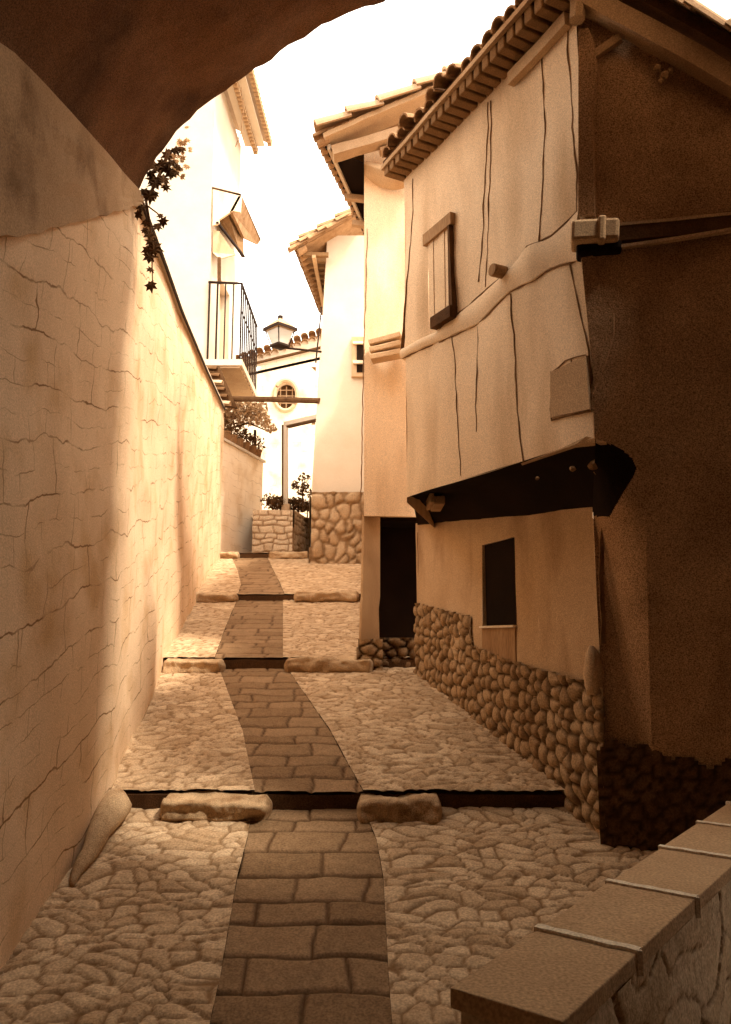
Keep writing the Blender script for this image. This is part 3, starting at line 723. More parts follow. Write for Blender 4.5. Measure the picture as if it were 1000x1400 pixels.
M['tan2'] = mat('plastered_timber', (.62,.44,.27), (.52,.34,.20), scale=4, grain=.22, bump=.5)
M['tanb2'] = mat('rafter_wood', (.30,.175,.085), (.20,.11,.05), scale=8, grain=.3, bump=.5)
build_A()

# ---------------------------------------------------------------- second house (B)
HB = thing('narrow_house', 'narrow upright plaster house in the middle with broad mortared verge tiles and deep left eave', 'house')
def build_B():
    BF = Plane((-.045, 7.95), (1.2, 8.1)); yb = 7.95
    l = BF.hit(498, 705); zb = l[1]; bl = -.03
    mb = MB()
    x0 = BF.hit(498, 700)[0]
    ztop = lambda s: EYE+5.22+.45*max(0, s-x0)
    wall(mb, BF, x0, 1.2, ztop, lambda s: zb, wob=.02)
    pL = BF.at(x0, 0)
    mb.grid([[(pL.x, pL.y, zb), (pL.x, pL.y, EYE+5.22)], [(-.02, 11, zb), (-.02, 11, EYE+5.22)], [(-.0, 14.7, zb), (-.0, 14.7, EYE+5.3)]])
    mb.poly_prism([(.1, 8.2), (3, 8.3), (3, 14.6), (.1, 14.6)], zb+.02, EYE+5.1)
    mb.poly_prism([(.12, 8.75), (3, 8.75), (3, 14.5), (.12, 14.5)], EYE-1, zb+.01)
    mb.grid([[(pL.x, pL.y, zb), (1.2, 8.1, zb)], [(0, 14.7, zb+.4), (1.2, 14.7, zb+.4)]])
    for L_, wd in (([(503,300),(500,400),(497,520),(494,680)], .012),):
        ribbon(mb, BF, L_, wd)
    mb.build('upper_wall', [M['cream'], M['line']], HB, smooth='weld')
    # lower pier + side wall, recess, rubble base
    p = MB(); q0 = atz(493, 905, zl(8.2)); 
    rows = []
    for v in np.linspace(704, 912, 14):
        ul = interp(v, [(704,495),(780,494),(830,492),(880,491),(912,497)]); ur = interp(v, [(704,520),(820,520),(830,518),(912,520)])
        a = at(ul, v, 8.05); b = at(ur, v, 8.05); w_ = .01*noise.noise(Vector((v*.1, 0, 0)))
        rows.append([(a.x+w_, 14.7, a.z), (a.x+w_, 8.05+.02, a.z), (a.x+.02+w_, 8.05, a.z), (b.x, 8.05, b.z), (b.x, 8.7, b.z)])
    p.grid(rows); p.build('pier', M['tan'], HB)
    rc = MB(); a = at(515, 712, 8.6); b = at(640, 930, 8.6); rc.box((a.x-.05, 8.6, b.z), (b.x, 8.66, EYE+1.7)); rc.box((a.x-.02, 8.12, EYE+1.16), (b.x, 8.66, EYE+1.24)); rc.build('dark_recess', M['shade_black'], HB)
    S, T = np.meshgrid(np.arange(-.06, .9, .018), np.arange(-1.0, -.0, .018)+EYE, indexing='ij')
    zt = at(540, 816, 8.12).z; mb = MB()
    sheet(mb, S+.0, T, lambda a, b: (a, 8.12+a*.05, b), (0, -1, 0), cs=.15, ct=.095, depth=.05, seed=21, dom=1.0, jw=.3, keep=lambda a, b: (b < zt+.03*np.sin(a*9)) & (a > .12))
    fix(mb); mb.build('rubble_base', M['drub2'], HB, smooth=True)
    # rubble skirt on the pier foot
    mb = MB(); S, T = np.meshgrid(np.arange(-.12, .17, .016), np.arange(-.6, -.02, .016)+EYE, indexing='ij')
    zt2 = at(505, 850, 8.03).z
    sheet(mb, S, T, lambda a, b: (a-.0, 8.02+a*0-(zt2-b)*.05, b), (0, -1, 0), cs=.11, ct=.1, depth=.035, seed=4, dom=1.0, jw=.3, keep=lambda a, b: (b < zt2+.05*np.sin(a*20)) & (a > -.075-(zt2-b)*.05))
    mb.build('pier_rubble', M['rub'], HB, smooth=True)
    # brick ledge
    for i in range(3):
        lg = MB(); v = 462+i*10
        a = at(506+i*1.0, v+9, 7.86); b = at(549, v-2+i*1.5, 7.80); lg.beam(a, b, .16+.0*i, .06, cuts=4, wob=.006); lg.build('brick_course', M['tan2'], HB, bevel=.01)
    fl = MB(); a = at(500, 228, 7.86); b = at(560, 244, 7.80)
    rows = []
    for t in np.linspace(0, 1, 14):
        c = a.lerp(b, t); h = .02+.10*math.sin(math.pi*min(1, t*1.0+.05))**.7
        rows.append([(c.x, c.y+.12, c.z+.10), (c.x, c.y-.02, c.z+.06), (c.x, c.y-.07, c.z-h*.3), (c.x, c.y+.12, c.z-h)])
    fl.grid(rows); fl.build('plaster_cove', M['tan2'], HB, smooth=True)
    # verge beam, mortar, big tiles
    A = at(441, 188, 7.62); B = at(640, 103, 7.62); d = (B-A).normalized()
    vb = MB(); vb.beam(A+Vector((.02,.05,-.04)), B+Vector((0,.05,-.04)), .3, .05, cuts=20, wob=.008); ro = vb.build('verge_beam', M['tan2'], HB)
    v2 = MB(); v2.beam(at(455,212,7.7), at(545,186,7.7), .16, .10, cuts=8, wob=.014); v2.beam(at(545,186,7.7), at(612,152,7.7), .12, .035, cuts=8, wob=.004); v2.beam(at(520,208,7.75), at(600,184,7.75), .12, .035, cuts=8, wob=.004); v2.build('gable_moulding', M['ptile'], HB)
    vm = MB(); L = (B-A).length
    k = .1
    while k < L-.1:
        c = A+d*k+Vector((0,-.08,-.02)); r_ = random.uniform(.015, .028)
        vm.tube([c-d*r_*1.3, c+d*r_*1.3], [r_*.8, r_], 6); k += random.uniform(.05, .09)
    vm.build('mortar_packing', M['tan'], ro)
    rf = MB(); E0 = Vector((-.48, 7.62, A.z-.03)); E1 = Vector((.03, 9.6, A.z-.03)); R0 = B+Vector((0,0,-.02)); R1 = Vector((1.2, 9.6, B.z+.1))
    q = [E0, R0, R1, E1]; rf.hexa([p for p in q]+[p+Vector((0,0,.05)) for p in q]); roof = rf.build('roof', M['tile'], HB)
    vt = MB(); n = 5
    us = [437, 478, 521, 571, 612, 650]; vs = [190, 172, 157, 135, 118, 100]
    for i in range(5):
        a = at(us[i]-2, vs[i], 7.62)+Vector((0,0,.02)); b = at(us[i+1]+4, vs[i+1], 7.62)+Vector((0,0,.02)); halftile(vt, a+Vector((0,-.05,.0)), b+Vector((0,-.05,-.02)), .155, .13, n=14, th=.03)
    vt.build('verge_tiles', M['ptile'], roof, smooth=False)
    et = MB(); d2 = (E1-E0).normalized(); L = (E1-E0).length; k = 0
    sl = (B-A).normalized()
    while k < L:
        c = E0+d2*k+Vector((0,0,.03)); halftile(et, c-sl*.05, c+sl*.35, .062, .055); halftile(et, c-sl*.02+Vector((0,0,-.06)), c+sl*.1+Vector((0,0,-.06)), .05, .05, inv=True); k += .13
    et.build('eave_tiles', M['tile'], roof)
    fb = MB(); fb.beam(E0+Vector((.10,.02,-.06)), E1+Vector((.03,0,-.06)), .03, .06, cuts=6); fb.build('fascia', M['white'], HB)
    so = MB(); z = EYE+5.0; q = [E0+Vector((.06,.05,-.03)), Vector((pL.x, 7.97, E0.z-.03)), Vector((0, 9.6, E0.z-.03))]
    so.add(q+[p+Vector((0,0,-.02)) for p in q], [(0,1,2),(5,4,3),(0,1,4,3),(1,2,5,4),(2,0,3,5)]); so.build('soffit', M['shade_black'], HB)
    for t in (.35, .7):
        c = MB(); a = Vector((pL.x+.02, 8.0+1.5*t, E0.z-.10-.1*t)); c.beam(a, a-Vector((.22*(1-t)+.1, .0, -.03)), .07, .06); c.build('eave_bracket', M['ptile'], HB)
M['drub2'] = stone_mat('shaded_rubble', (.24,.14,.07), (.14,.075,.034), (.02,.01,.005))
build_B()

# ---------------------------------------------------------------- third house (C)
HC = thing('far_white_house', 'far white plaster house with rubble foot and ragged tiled eave, beyond the narrow house', 'house')
def build_C():
    CF = Plane((-1.02, 14.6), (.6, 14.6)); mb = MB()
    def left(v): return interp(v, [(330,447),(400,443),(545,434),(675,426),(775,424)])
    zT = CF.hit(460, 330)[1]; zB = CF.hit(460, 775)[1]; rows = []
    for v in np.linspace(322, 775, 24):
        s, z = CF.hit(left(v), v); a = CF.at(s, z)
        r = [(a.x-.0, 19, z), (a.x, 14.62, z)]
        for i in range(8):
            x = a.x+.01+(.6-a.x)*i/7; r.append((x, 14.6+.02*noise.noise(Vector((x*2, z*2, 0))), z))
        rows.append(r)
    mb.grid(rows)
    mb.build('wall', M['white'], HC, smooth='weld')
    S, T = np.meshgrid(np.arange(-1.08, .25, .03), np.arange(EYE+1.0, CF.hit(460,674)[1]+.01, .03), indexing='ij')
    mb = MB(); sheet(mb, S, T, lambda a, b: (a, 14.55+0*a, b), (0, -1, 0), cs=.2, ct=.24, depth=.06, seed=31, dom=1.1, jw=.3, keep=lambda a, b: a > -1.0-.02*(EYE+2.6-b))
    nv = len(mb.v); mb.grid([[(-1.03, 14.5, EYE+1), (-1.03, 14.5, CF.hit(460,674)[1])], [(-1.03, 19, EYE+1), (-1.03, 19, CF.hit(460,674)[1])]]); fix(mb)
    mb.build('rubble_base', M['rub2'], HC, smooth=True)
    # window, partly seen at the right
    w_ = MB(); a = at(481, 461, 14.52); b = at(500, 515, 14.52); w_.box((a.x, 14.5, b.z), (b.x, 14.62, a.z)); fr = w_.build('window', M['tan'], HC)
    w2 = MB(); a = at(488, 470, 14.5); b = at(500, 509, 14.5); w2.box((a.x, 14.48, b.z), (b.x, 14.56, a.z)); w2.build('pane', M['shade_black'], fr)
    w3 = MB(); a = at(483, 466, 14.4); b = at(500, 469, 14.4); w3.box((a.x, 14.42, b.z), (b.x, 14.5, a.z)); w3.build('crossbar', M['grout'], fr); w3 = MB(); a = at(483, 492, 14.4); b = at(500, 496, 14.4); w3.box((a.x, 14.42, b.z), (b.x, 14.5, a.z)); w3.build('crossbar', M['grout'], fr)
    # roof
    E0 = at(409, 340, 14.3); E1 = at(443, 425, 17.4); E1.z = E0.z; T0 = at(500, 288, 14.3); T1 = Vector((.4, 17.4, T0.z))
    rf = MB(); q = [E0, T0, T1, E1]; rf.hexa([p for p in q]+[p+Vector((0,0,.05)) for p in q]); roof = rf.build('roof', M['tile'], HC)
    tl = MB(); d = (T0-E0).normalized(); L = (T0-E0).length
    k = 0; e = (E1-E0); Le = e.length; e = e.normalized(); i = 0
    while k < Le:
        c = E0+e*k; 
        for j in range(4):
            a = c+d*(.30*j-.10)+Vector((0,0,.05+random.uniform(0,.03))); halftile(tl, a, a+d*.42, .10, .085, n=7)
        k += .2
    # ragged front edge tiles
    for j in range(6):
        a = E0+d*(.2*j-.12)+Vector((0,-.06,.02+.05*(j % 2))); b = a+d*.5+Vector((0,-.05,-.05)); halftile(tl, a+Vector((-.05,0,.03)), b, .11, .09, n=7)
        a2 = a+Vector((-.05, -.12, -.10)); halftile(tl, a2, a2+d*.45+Vector((0,.1,.05)), .09, .075, n=7)
    tl.build('roof_tiles', M['tile'], roof)
    so = MB(); W0 = at(447, 350, 14.58); 
    k = .1; i = 0
    while k < Le*.95:
        c = E0+e*k+Vector((.06,0,-.07)); xw = -.72; tt = MB(); tt.beam(c, Vector((max(c.x+.1, -.70-.05*k), c.y+.02, c.z)), .09, .07); tt.build('rafter_tail', M['tanb2'], HC); k += .24; i += 1
    so.beam(E0+Vector((.28,.05,-.13)), E1+Vector((.05,0,-.13)), .07, .06); so.build('eave_beam', M['tan2'], HC)
    ft = MB(); k = .0
    while k < Le:
        c = E0+e*k+Vector((0,0,-.05)); halftile(ft, c-d*.04, c+d*.15, .10, .09, inv=True); k += .22
    ft.build('under_tiles', M['tile'], roof)
M['rub2'] = stone_mat('far_rubble', (.52,.37,.23), (.36,.235,.13), (.20,.115,.055))
build_C()
# rod and lantern hung from the far white house
LN = thing('street_lantern', 'four-sided street lantern with peaked cap on a wall bracket above the lane', 'street lamp')
def lantern():
    y = 14.3; c = at(383, 470, y); top = at(383, 434, y).z; r1 = .27; r0 = .17
    rt = at(383, 449, y).z; bt = at(383, 473, y).z
    cap = MB(); cap.lathe((c.x, y, 0), [(.0, top+.03), (.045, top+.025), (.045, top-.03), (.09, top-.05), (.31, rt+.0), (.31, rt-.05), (.0, rt-.04)], 4); cap.build('cap', M['ptile'], LN)
    rm = MB(); rm.lathe((c.x, y, 0), [(.32, rt+.01), (.33, rt-.05), (.30, rt-.05)], 4); rm.build('cap_rim', M['iron'], LN)
    kn = MB(); kn.lathe((c.x, y, 0), [(0, top+.05), (.05, top+.03), (.05, top-.03), (0, top-.03)], 8); kn.build('finial', M['iron'], LN)
    gl = MB(); gl.lathe((c.x, y, 0), [(r1-.02, rt-.06), (r0-.02, bt+.02)], 4); gl.build('glass_pane', M['glass'], LN)
    for k in range(4):
        t = math.pi/2*k; fr = MB(); fr.tube([(c.x+r1*math.cos(t), y+r1*math.sin(t), rt-.05), (c.x+r0*math.cos(t), y+r0*math.sin(t), bt)], .012, 6); fr.build('frame_bar', M['iron'], LN)
    bs = MB(); bs.lathe((c.x, y, 0), [(0, bt+.02), (r0+.02, bt+.02), (r0+.02, bt-.02), (0, bt-.04)], 4); bs.build('base', M['iron'], LN)
    ar = MB(); ar.tube([(c.x-.05, y, bt-.02), at(440, 481, 14.45)], .02, 6); ar.build('bracket_arm', M['iron'], LN)
lantern()
rd = MB(); rd.tube([at(440, 420, 14.35), at(432, 496, 14.35)], .016, 6)
tag(rd.build('rain_rod', M['iron'], None), 'thin dark iron rod hanging from the ragged eave of the far white house', 'rod')
cb = MB(); cb.tube([at(303, 545, 16.0), at(372, 546, 15.3), at(437, 548, 14.58)], .055, 8)
tag(cb.build('cross_beam', M['dwood'], None), 'dark round timber spanning the lane between the two far houses', 'beam')

# ---------------------------------------------------------------- balcony house (D)
HD = thing('balcony_house', 'tall white house on the left behind the wall with a railed balcony and brick eaves', 'house')
def build_D():
    xf = -3.30; y0 = 16.0; y1 = 18.9; zb = 3.0; zt = EYE+12.4
    mb = MB(); DS = Plane((xf, y0), (-3.18, y1))
    z0 = EYE+5.55
    def P(u, v): return DS.hit(u, v)
    dh = (1.0, 2.0, z0, z0+2.4)
    wall(mb, DS, 0, DS.L, lambda s: zt, lambda s: zb, [dh], wob=.02, res=.4, reveal=.25)
    DFr = Plane((-11, y0), (xf, y0)); wall(mb, DFr, 0, DFr.L, lambda s: zt, lambda s: zb, [], wob=.03, res=.4)
    mb.poly_prism([(-11, y0+.4), (xf-.4, y0+.4), (-3.5, y1), (-11, y1)], zb, zt-.05)
    mb.add([(-3.18, y1, zb), (-3.18, y1, zt), (-11, y1, zt), (-11, y1, zb)], [(0,1,2,3)])
    ribbon(mb, DFr, [(330,120),(333,150),(330,180),(322,200)], .02, conv=True)
    mb.build('wall', [M['white'], M['line']], HD, smooth='weld')
    # door leaf & white jambs
    dr = MB(); dr.add([DS.at(s, z, -.2) for s, z in ((1.0,z0),(2.0,z0),(2.0,z0+2.4),(1.0,z0+2.4))], [(0,1,2,3)]); dr.build('balcony_door', M['cream'], HD)
    # enclosed hood around the door (projects from the facade)
    ya = y0+.02; xo = at(331, 300, ya).x
    zh = at(290, 257, ya).z; ze = at(331, 268, ya).z
    # near cheek panel
    ck = MB(); q = [(291,258),(331,266),(329,290),(318,288),(300,300),(300,306),(291,308)]
    pts = [at(u, v, ya) for u, v in q]; n = len(pts)
    ck.add(pts+[p+Vector((0,.06,0)) for p in pts], [tuple(range(n)), tuple(range(2*n-1, n-1, -1))]+[(i,(i+1) % n,n+(i+1) % n,n+i) for i in range(n)])
    ck.build('hood_cheek', M['cream'], HD)
    hd = MB(); a0, a1 = at(289, 255, ya), at(330, 265, ya); b1 = at(357, 327, ya+2.3); b0 = b1+(a0-a1)
    q = [a0, a1, b1, b0]; hd.hexa([p+Vector((0,0,-.05)) for p in q]+q); hd.build('hood_roof', M['dwood'], HD)
    # sloping outer fascia of the hood
    fa = MB(); q = [at(330,268,ya), at(357,328,ya+2.3), at(353,334,ya+2.3), at(334,325,ya+1.2), at(318,290,ya)]
    n = 5; fa.add(q+[p+Vector((-.06,.0,0)) for p in q], [tuple(range(n)), tuple(range(2*n-1, n-1, -1))]+[(i,(i+1) % n,n+(i+1) % n,n+i) for i in range(n)]); fa.build('hood_fascia', M['tile'], HD)
    f2 = MB(); q = [at(298,292,ya+.1), at(314,286,ya+.1), at(333,322,ya+1.3), at(334,352,ya+1.3)]; n = 4
    f2.add(q+[p+Vector((-.06,.0,0)) for p in q], [tuple(range(n)), tuple(range(2*n-1, n-1, -1))]+[(i,(i+1) % n,n+(i+1) % n,n+i) for i in range(n)]); f2.build('hood_soffit', M['tanb2'], HD)
    hb = MB(); hb.beam(at(297,304,ya-.02), at(334,351,ya+1.2), .05, .04); hb.build('hood_bar', M['iron'], HD)
    rv = MB(); q = [at(291,314,ya+.1), at(300,316,ya+.1), at(322,348,ya+.9), at(300,354,ya+.1), at(291,345,ya+.1)]; n = 5
    rv.add(q, [tuple(range(5))]); rv.add([p+Vector((0,.05,0)) for p in q], [tuple(range(5))]); rv.build('door_head', M['tan2'], HD)
    jb = MB(); jb.beam(at(300,352,ya+.05), at(300,388,ya+.05), .05, .07); jb.build('door_post', M['dwood'], HD)
    # balcony
    S0 = at(284, 487, y0-.05); S1 = at(328, 491, y0-.05); F1 = at(350, 528, y0+2.35); F1.z = S1.z; F0 = Vector((xf, F1.y, S1.z)); S0.z = S1.z
    x1 = S1.x
    sl = MB(); sl.box((xf-.1, S1.y, S1.z-.13), (x1+.05, y0+2.4, S1.z)); sb = sl.build('balcony_slab', M['tanw'], HD)
    un = MB(); un.box((xf-.05, S1.y+.05, S1.z-.17), (x1, y0+2.35, S1.z-.13)); un.build('balcony_soffit', M['tan2'], sb)
    zr = at(287, 386, y0-.02).z
    rl = MB(); rl.tube([(xf, S1.y+.02, zr), (x1, S1.y+.02, zr-.03), (x1, y0+2.35, zr-.03)], .028, 6); rl.build('handrail', M['iron'], HD)
    for i in range(5):
        b = MB(); x = xf+.03+(x1-xf-.03)*i/4; b.tube([(x, S1.y+.02, S1.z-.01), (x, S1.y+.02, zr-.02)], .022 if i in (0, 1, 4) else .015, 6); b.build('baluster', M['iron'], HD)
    for i in range(1, 10):
        b = MB(); y = S1.y+.02+(2.4)*i/9; b.tube([(x1, y, S1.z-.14), (x1, y, zr-.03)], .018, 6); b.build('baluster', M['iron'], HD)
    lr = MB(); lr.tube([(x1, S1.y+.02, zr-.62), (x1, y0+2.35, zr-.62)], .012, 6); lr.build('mid_rail', M['iron'], HD)
    # eaves: two courses of brick dentils following the roof edge
    for off, w_, zz in ((.30, .10, zt-.12), (.66, .10, zt+.10)):
        e = MB(); k = 0
        while k < DS.L+.1:
            c = DS.at(k, zz, off); e.tube([c, c+DS.n*.11], .062, 7); e.tube([c+Vector((0,.05,.11)), c+DS.n*.11+Vector((0,.05,.11))], .055, 7); k += .15
        e.build('eave_course', M['tanw2'], HD)
    rf = MB(); q = [DS.at(-.2, zt+.26, .75), DS.at(DS.L+.2, zt+.26, .75), Vector((-7, y1+.2, zt+2.4)), Vector((-7, y0-.2, zt+2.4))]; rf.hexa([p-Vector((0,0,.12)) for p in q]+q); rf.build('roof', M['ptile'], HD)
    so = MB(); q = [DS.at(0, zt+.02, .1), DS.at(DS.L, zt+.02, .1), DS.at(DS.L, zt+.02, .6), DS.at(0, zt+.02, .6)]; so.hexa([p-Vector((0,0,.05)) for p in q]+q); so.build('eave_soffit', M['white'], HD)
M['tanw'] = mat('pale_concrete', (.72,.58,.43), (.64,.50,.36), grain=.12)
M['tanw2'] = mat('pale_brick', (.50,.34,.2), (.36,.225,.12), scale=9, grain=.2)
build_D()
# small tiled canopy behind the wall end
CN = thing('tiled_canopy', 'small canopy of dark curved tiles under the balcony at the wall top', 'canopy')
def canopy():
    for i in range(6):
        v = 503+i*9.5; u0 = 268+i*6; u1 = 297+i*3.6
        y = 15.7; a = at(u0, v, y); b = at(u1, v+3, y-.05)
        m1 = MB(); halftile(m1, a+Vector((-.3,0,0)), b, .085, .085, n=8, th=.02); m1.build('canopy_tile', M['hleafT'] if i % 3 != 2 else M['tan2'], CN)
    bk = MB(); q = [at(262,498,15.82), at(300,500,15.82), at(324,556,15.75), at(290,556,15.82)]; bk.hexa([p+Vector((0,.08,0)) for p in q]+q); bk.build('canopy_deck', M['dwood'], CN)
M['hleafT'] = mat('burnt_tile', (.16,.08,.035), (.09,.043,.018), scale=8)
canopy()

# ---------------------------------------------------------------- far end: garden wall, retaining wall, terrace planting, church
GW = Plane((-2.93, 15.5), (-2.32, 17.8))
gz = EYE+3.89
mb = MB(); rows = []; cs = []
for s in np.linspace(0, GW.L, 30):
    r = []
    for i in range(20):
        z = EYE+1.3+(gz-EYE-1.3)*i/19; p = GW.at(s, z, .02*noise.noise(Vector((s*2, z*2, 8)))); r.append(p); cs += [s, z, 0, 1]
    rows.append(r)
mb.grid(rows); mb.c = cs
mb.grid([[GW.at(0, gz), GW.at(0, gz, -.3)], [GW.at(GW.L, gz), GW.at(GW.L, gz, -.3)]]); mb.grid([[GW.at(GW.L, EYE+1), GW.at(GW.L, gz)], [GW.at(GW.L, EYE+1, -.3), GW.at(GW.L, gz, -.3)], [GW.at(0, EYE+1, -.3), GW.at(0, gz, -.3)]])
mb.c += [5.2, 5.1, 0, 1]*(len(mb.v)-len(mb.c)//4)
GWT = thing('garden_wall', 'white garden wall beyond the tan wall end carrying flower pots', 'wall')
mb.build('wall_face', M['lwhite'], GWT, smooth=False)
cp = MB(); cp.beam(GW.at(-.02, gz+.02, -.13), GW.at(GW.L+.05, gz+.02, -.13), .36, .05, cuts=8, wob=.005); cp.build('coping', M['white'], GWT)
# retaining wall
RW = thing('retaining_wall', 'low pale ashlar retaining wall at the top of the lane under the hedge', 'wall')
RP = Plane((at(345, 757, 16.4).x, 16.4), (at(401, 757, 16.4).x, 16.4)); zt = EYE+2.59
S, T = np.meshgrid(np.arange(0, RP.L+.001, .02), np.arange(EYE+1.5, zt, .02), indexing='ij'); mb = MB()
sheet(mb, S, T, lambda a, b: (RP.p.x+a, 16.4+0*a, b), (0, -1, 0), mode='brick', cs=.26, ct=.13, depth=.03, seed=44, jw=.22, warp=.25)
x1 = RP.p.x+RP.L; S, T = np.meshgrid(np.arange(0, 2.6, .03), np.arange(EYE+1.5, zt, .03), indexing='ij')
sheet(mb, S, T, lambda a, b: (x1+a*.16, 16.4+a*.98, b), (.98, -.16, 0), mode='brick', cs=.26, ct=.13, depth=.02, seed=45, jw=.22, warp=.25)
mb.grid([[(RP.p.x, 16.41, zt-.01), (x1, 16.41, zt-.01)], [(RP.p.x, 19, zt-.01), (x1+.4, 19, zt-.01)]]); fix(mb)
mb.build('ashlar_face', M['rubl'], RW, smooth=True)
g = MB(); g.grid([[(-3.5, 15.4, EYE+1.56), (3, 15.4, EYE+1.56)], [(-3.5, 24, EYE+2.0), (3, 24, EYE+2.0)]]); tag(g.build('upper_path', M['tan'], None), kind='structure')

def leaves(mb, c, rad, n, size, flat=1.0, seed=0, m=0):
    r = random.Random(seed); c = Vector(c)
    for _ in range(n):
        while True:
            p = Vector((r.uniform(-1,1), r.uniform(-1,1), r.uniform(-1,1)))
            if .15 < p.length < 1: break
        if noise.noise(Vector((p.x*2+seed, p.y*2, p.z*2))) < -.12: continue
        q = c+Vector((p.x*rad[0], p.y*rad[1], p.z*rad[2])); s = size*r.uniform(.6, 1.3)
        a = Vector((r.uniform(-1,1), r.uniform(-1,1), r.uniform(-1,1))).normalized(); b = a.orthogonal().normalized()
        b = (b*math.cos(r.random()*6)+a.cross(b)*math.sin(r.random()*6)).normalized(); d = a.cross(b)
        mb.add([q-b*s, q+d*s*.45, q+b*s, q-d*s*.45], [(0,1,2,3)], m)
TRE = thing('garden_tree', 'spreading dry-leaved tree reaching out from behind the tan wall end', 'tree')
cr = MB()
for i, (u, v, ru, rv, n) in enumerate(((302,566,22,17,420),(322,574,20,15,380),(340,572,20,18,420),(352,566,17,14,300),(362,582,12,9,160),(372,593,9,6,80),(330,560,14,10,120))):
    c = at(u-2, v-7, 16.6-.02*i); k = 16.6/F; leaves(cr, c, (ru*k, .35, rv*k), n*2, .045, seed=i)
cr.build('crown', M['tleaf'], TRE)
tk = MB(); tk.tube([Vector((-3.35, 15.75, 2.6)), at(285, 640, 16.2), at(300, 590, 16.5), at(340, 578, 16.6), at(372, 592, 16.6)], [.07,.06,.04,.025,.008], 7); tk.tube([at(300,590,16.5), at(320,565,16.6), at(350,560,16.6)], [.03,.02,.008], 6); tk.build('trunk', M['dwood'], TRE)
# pots
plabels = ['flower pot nearest the tan wall end, first on the white garden wall', 'second flower pot along the white garden wall from the tan wall end', 'third flower pot along the white garden wall, leafy and low', 'fourth flower pot along the white garden wall, in the middle of the row', 'fifth flower pot along the white garden wall', 'sixth flower pot along the white garden wall, beside the last one', 'last flower pot at the right end of the white garden wall']
for i in range(7):
    t = (i+.35)/7.1; p = GW.at(GW.L*t, gz+.045, -.02); T_ = thing('flower_pot', plabels[i], 'flower pot', 'flower pots along the garden wall'); T_.location = p; T_.scale = (1.05,)*3
    pm = MB(); pm.lathe((0,0,0), [(0,0),(.06,0),(.085,.15),(.095,.15),(.095,.18),(.08,.18),(.07,.15),(0,.15)], 12); pm.build('pot', M['pot'], T_)
    lm = MB(); leaves(lm, (0,0,.31), (.16,.12,.17), 90+20*(i % 3), .042, seed=40+i)
    for k in range(5): 
        a = 2*math.pi*k/5; lm.tube([(0,0,.14), (.08*math.cos(a), .08*math.sin(a), .34)], [.008,.004], 4)
    lm.build('plant', M['hleaf'], T_)
ps = MB(); ps.tube([at(349, 624, 17.9), at(349, 588, 17.9)], .035, 6)
tag(ps.build('garden_post', M['iron'], None), 'thin black post standing behind the flower pots', 'post')
HG = thing('hedge', 'clipped dark hedge on top of the ashlar retaining wall', 'hedge'); hm = MB()
for i in range(9):
    t = i/8; c = at(368+58*t, 686+6*t, 16.8+1.0*t); leaves(hm, c, (.17,.25,.17), 330, .04, seed=70+i)
hm.build('crown', M['hleaf'], HG)
for i in range(5):
    hs_ = MB(); c = at(372+12*i, 697+2*i, 16.85+.22*i); hs_.tube([c-Vector((0,0,.12)), c+Vector((.02,0,.22))], [.02,.01], 5); hs_.build('trunk', M['dwood'], HG)
SB = thing('flowering_shrub', 'upright leafy shrub against the foot of the far white house', 'shrub'); sm = MB()
for i, (u, v, r_) in enumerate(((417,655,9),(411,668,10),(420,672,9),(404,664,6))):
    leaves(sm, at(u, v, 17.4), (r_*.016,.2,r_*.017), 110, .045, seed=90+i)
sm.build('crown', M['hleaf'], SB)
sm = MB(); sm.tube([at(415,700,17.4), at(414,675,17.4), at(418,652,17.4)], [.025,.018,.008], 5); sm.build('trunk', M['dwood'], SB)
# white painted frame
FR = thing('door_frame', 'white angular gateway frame standing above the hedge', 'gateway')
a0 = at(391, 697, 17.0); a1 = at(391, 580, 17.0); b1 = at(436, 570, 16.4)
f = MB(); f.beam(a0, a1+Vector((0,0,.05)), .09, .12, up=(0,1,0)); f.build('post', M['white'], FR)
f = MB(); f.beam(a1, b1, .12, .09); f.build('lintel', M['white'], FR)
f = MB(); f.beam(a0+Vector((-.065,-.02,0)), a1+Vector((-.065,-.02,-.02)), .04, .025, up=(0,1,0)); f.beam(a1+Vector((.05,-.02,-.075)), b1+Vector((0,-.02,-.075)), .10, .025); f.build('edge_trim', M['dwood'], FR)
f = MB(); f.box((a0.x-.09, a0.y-.09, a0.z-.02), (a0.x+.09, a0.y+.09, a0.z+.12)); f.build('base', M['ptile'], FR, bevel=.02)
# church
CHU = thing('church', 'pale stone church gable with round window seen at the end of the lane', 'church')
CP_ = Plane((-9, 26), (6, 26)); mb = MB(); cs = []
oc = CP_.hit(391, 541); ro_ = .33; roz = .46
lt = CP_.hit(350, 487); rt_ = CP_.hit(440, 458); sl_ = (rt_[1]-lt[1])/(rt_[0]-lt[0])
def ctop(s): return lt[1]+sl_*(min(s, 10)-lt[0])
N = 36; ring = [(oc[0]+ro_*math.cos(2*math.pi*k/N), oc[1]+roz*math.sin(2*math.pi*k/N)) for k in range(N)]
H = 1.0; 
def sq(k):
    t = 2*math.pi*k/N; c, s = math.cos(t), math.sin(t); m_ = max(abs(c), abs(s)); return (oc[0]+H*c/m_, oc[1]+H*s/m_)
rows = []
for q in range(6):
    rows.append([CP_.at(ring[k][0]*(1-q/5)+sq(k)[0]*q/5, ring[k][1]*(1-q/5)+sq(k)[1]*q/5) for k in range(N)])
mb.grid(rows, 0, True)
mb.grid([[p for p in rows[0]], [p+Vector((0,.5,0)) for p in rows[0]]], 0, True)
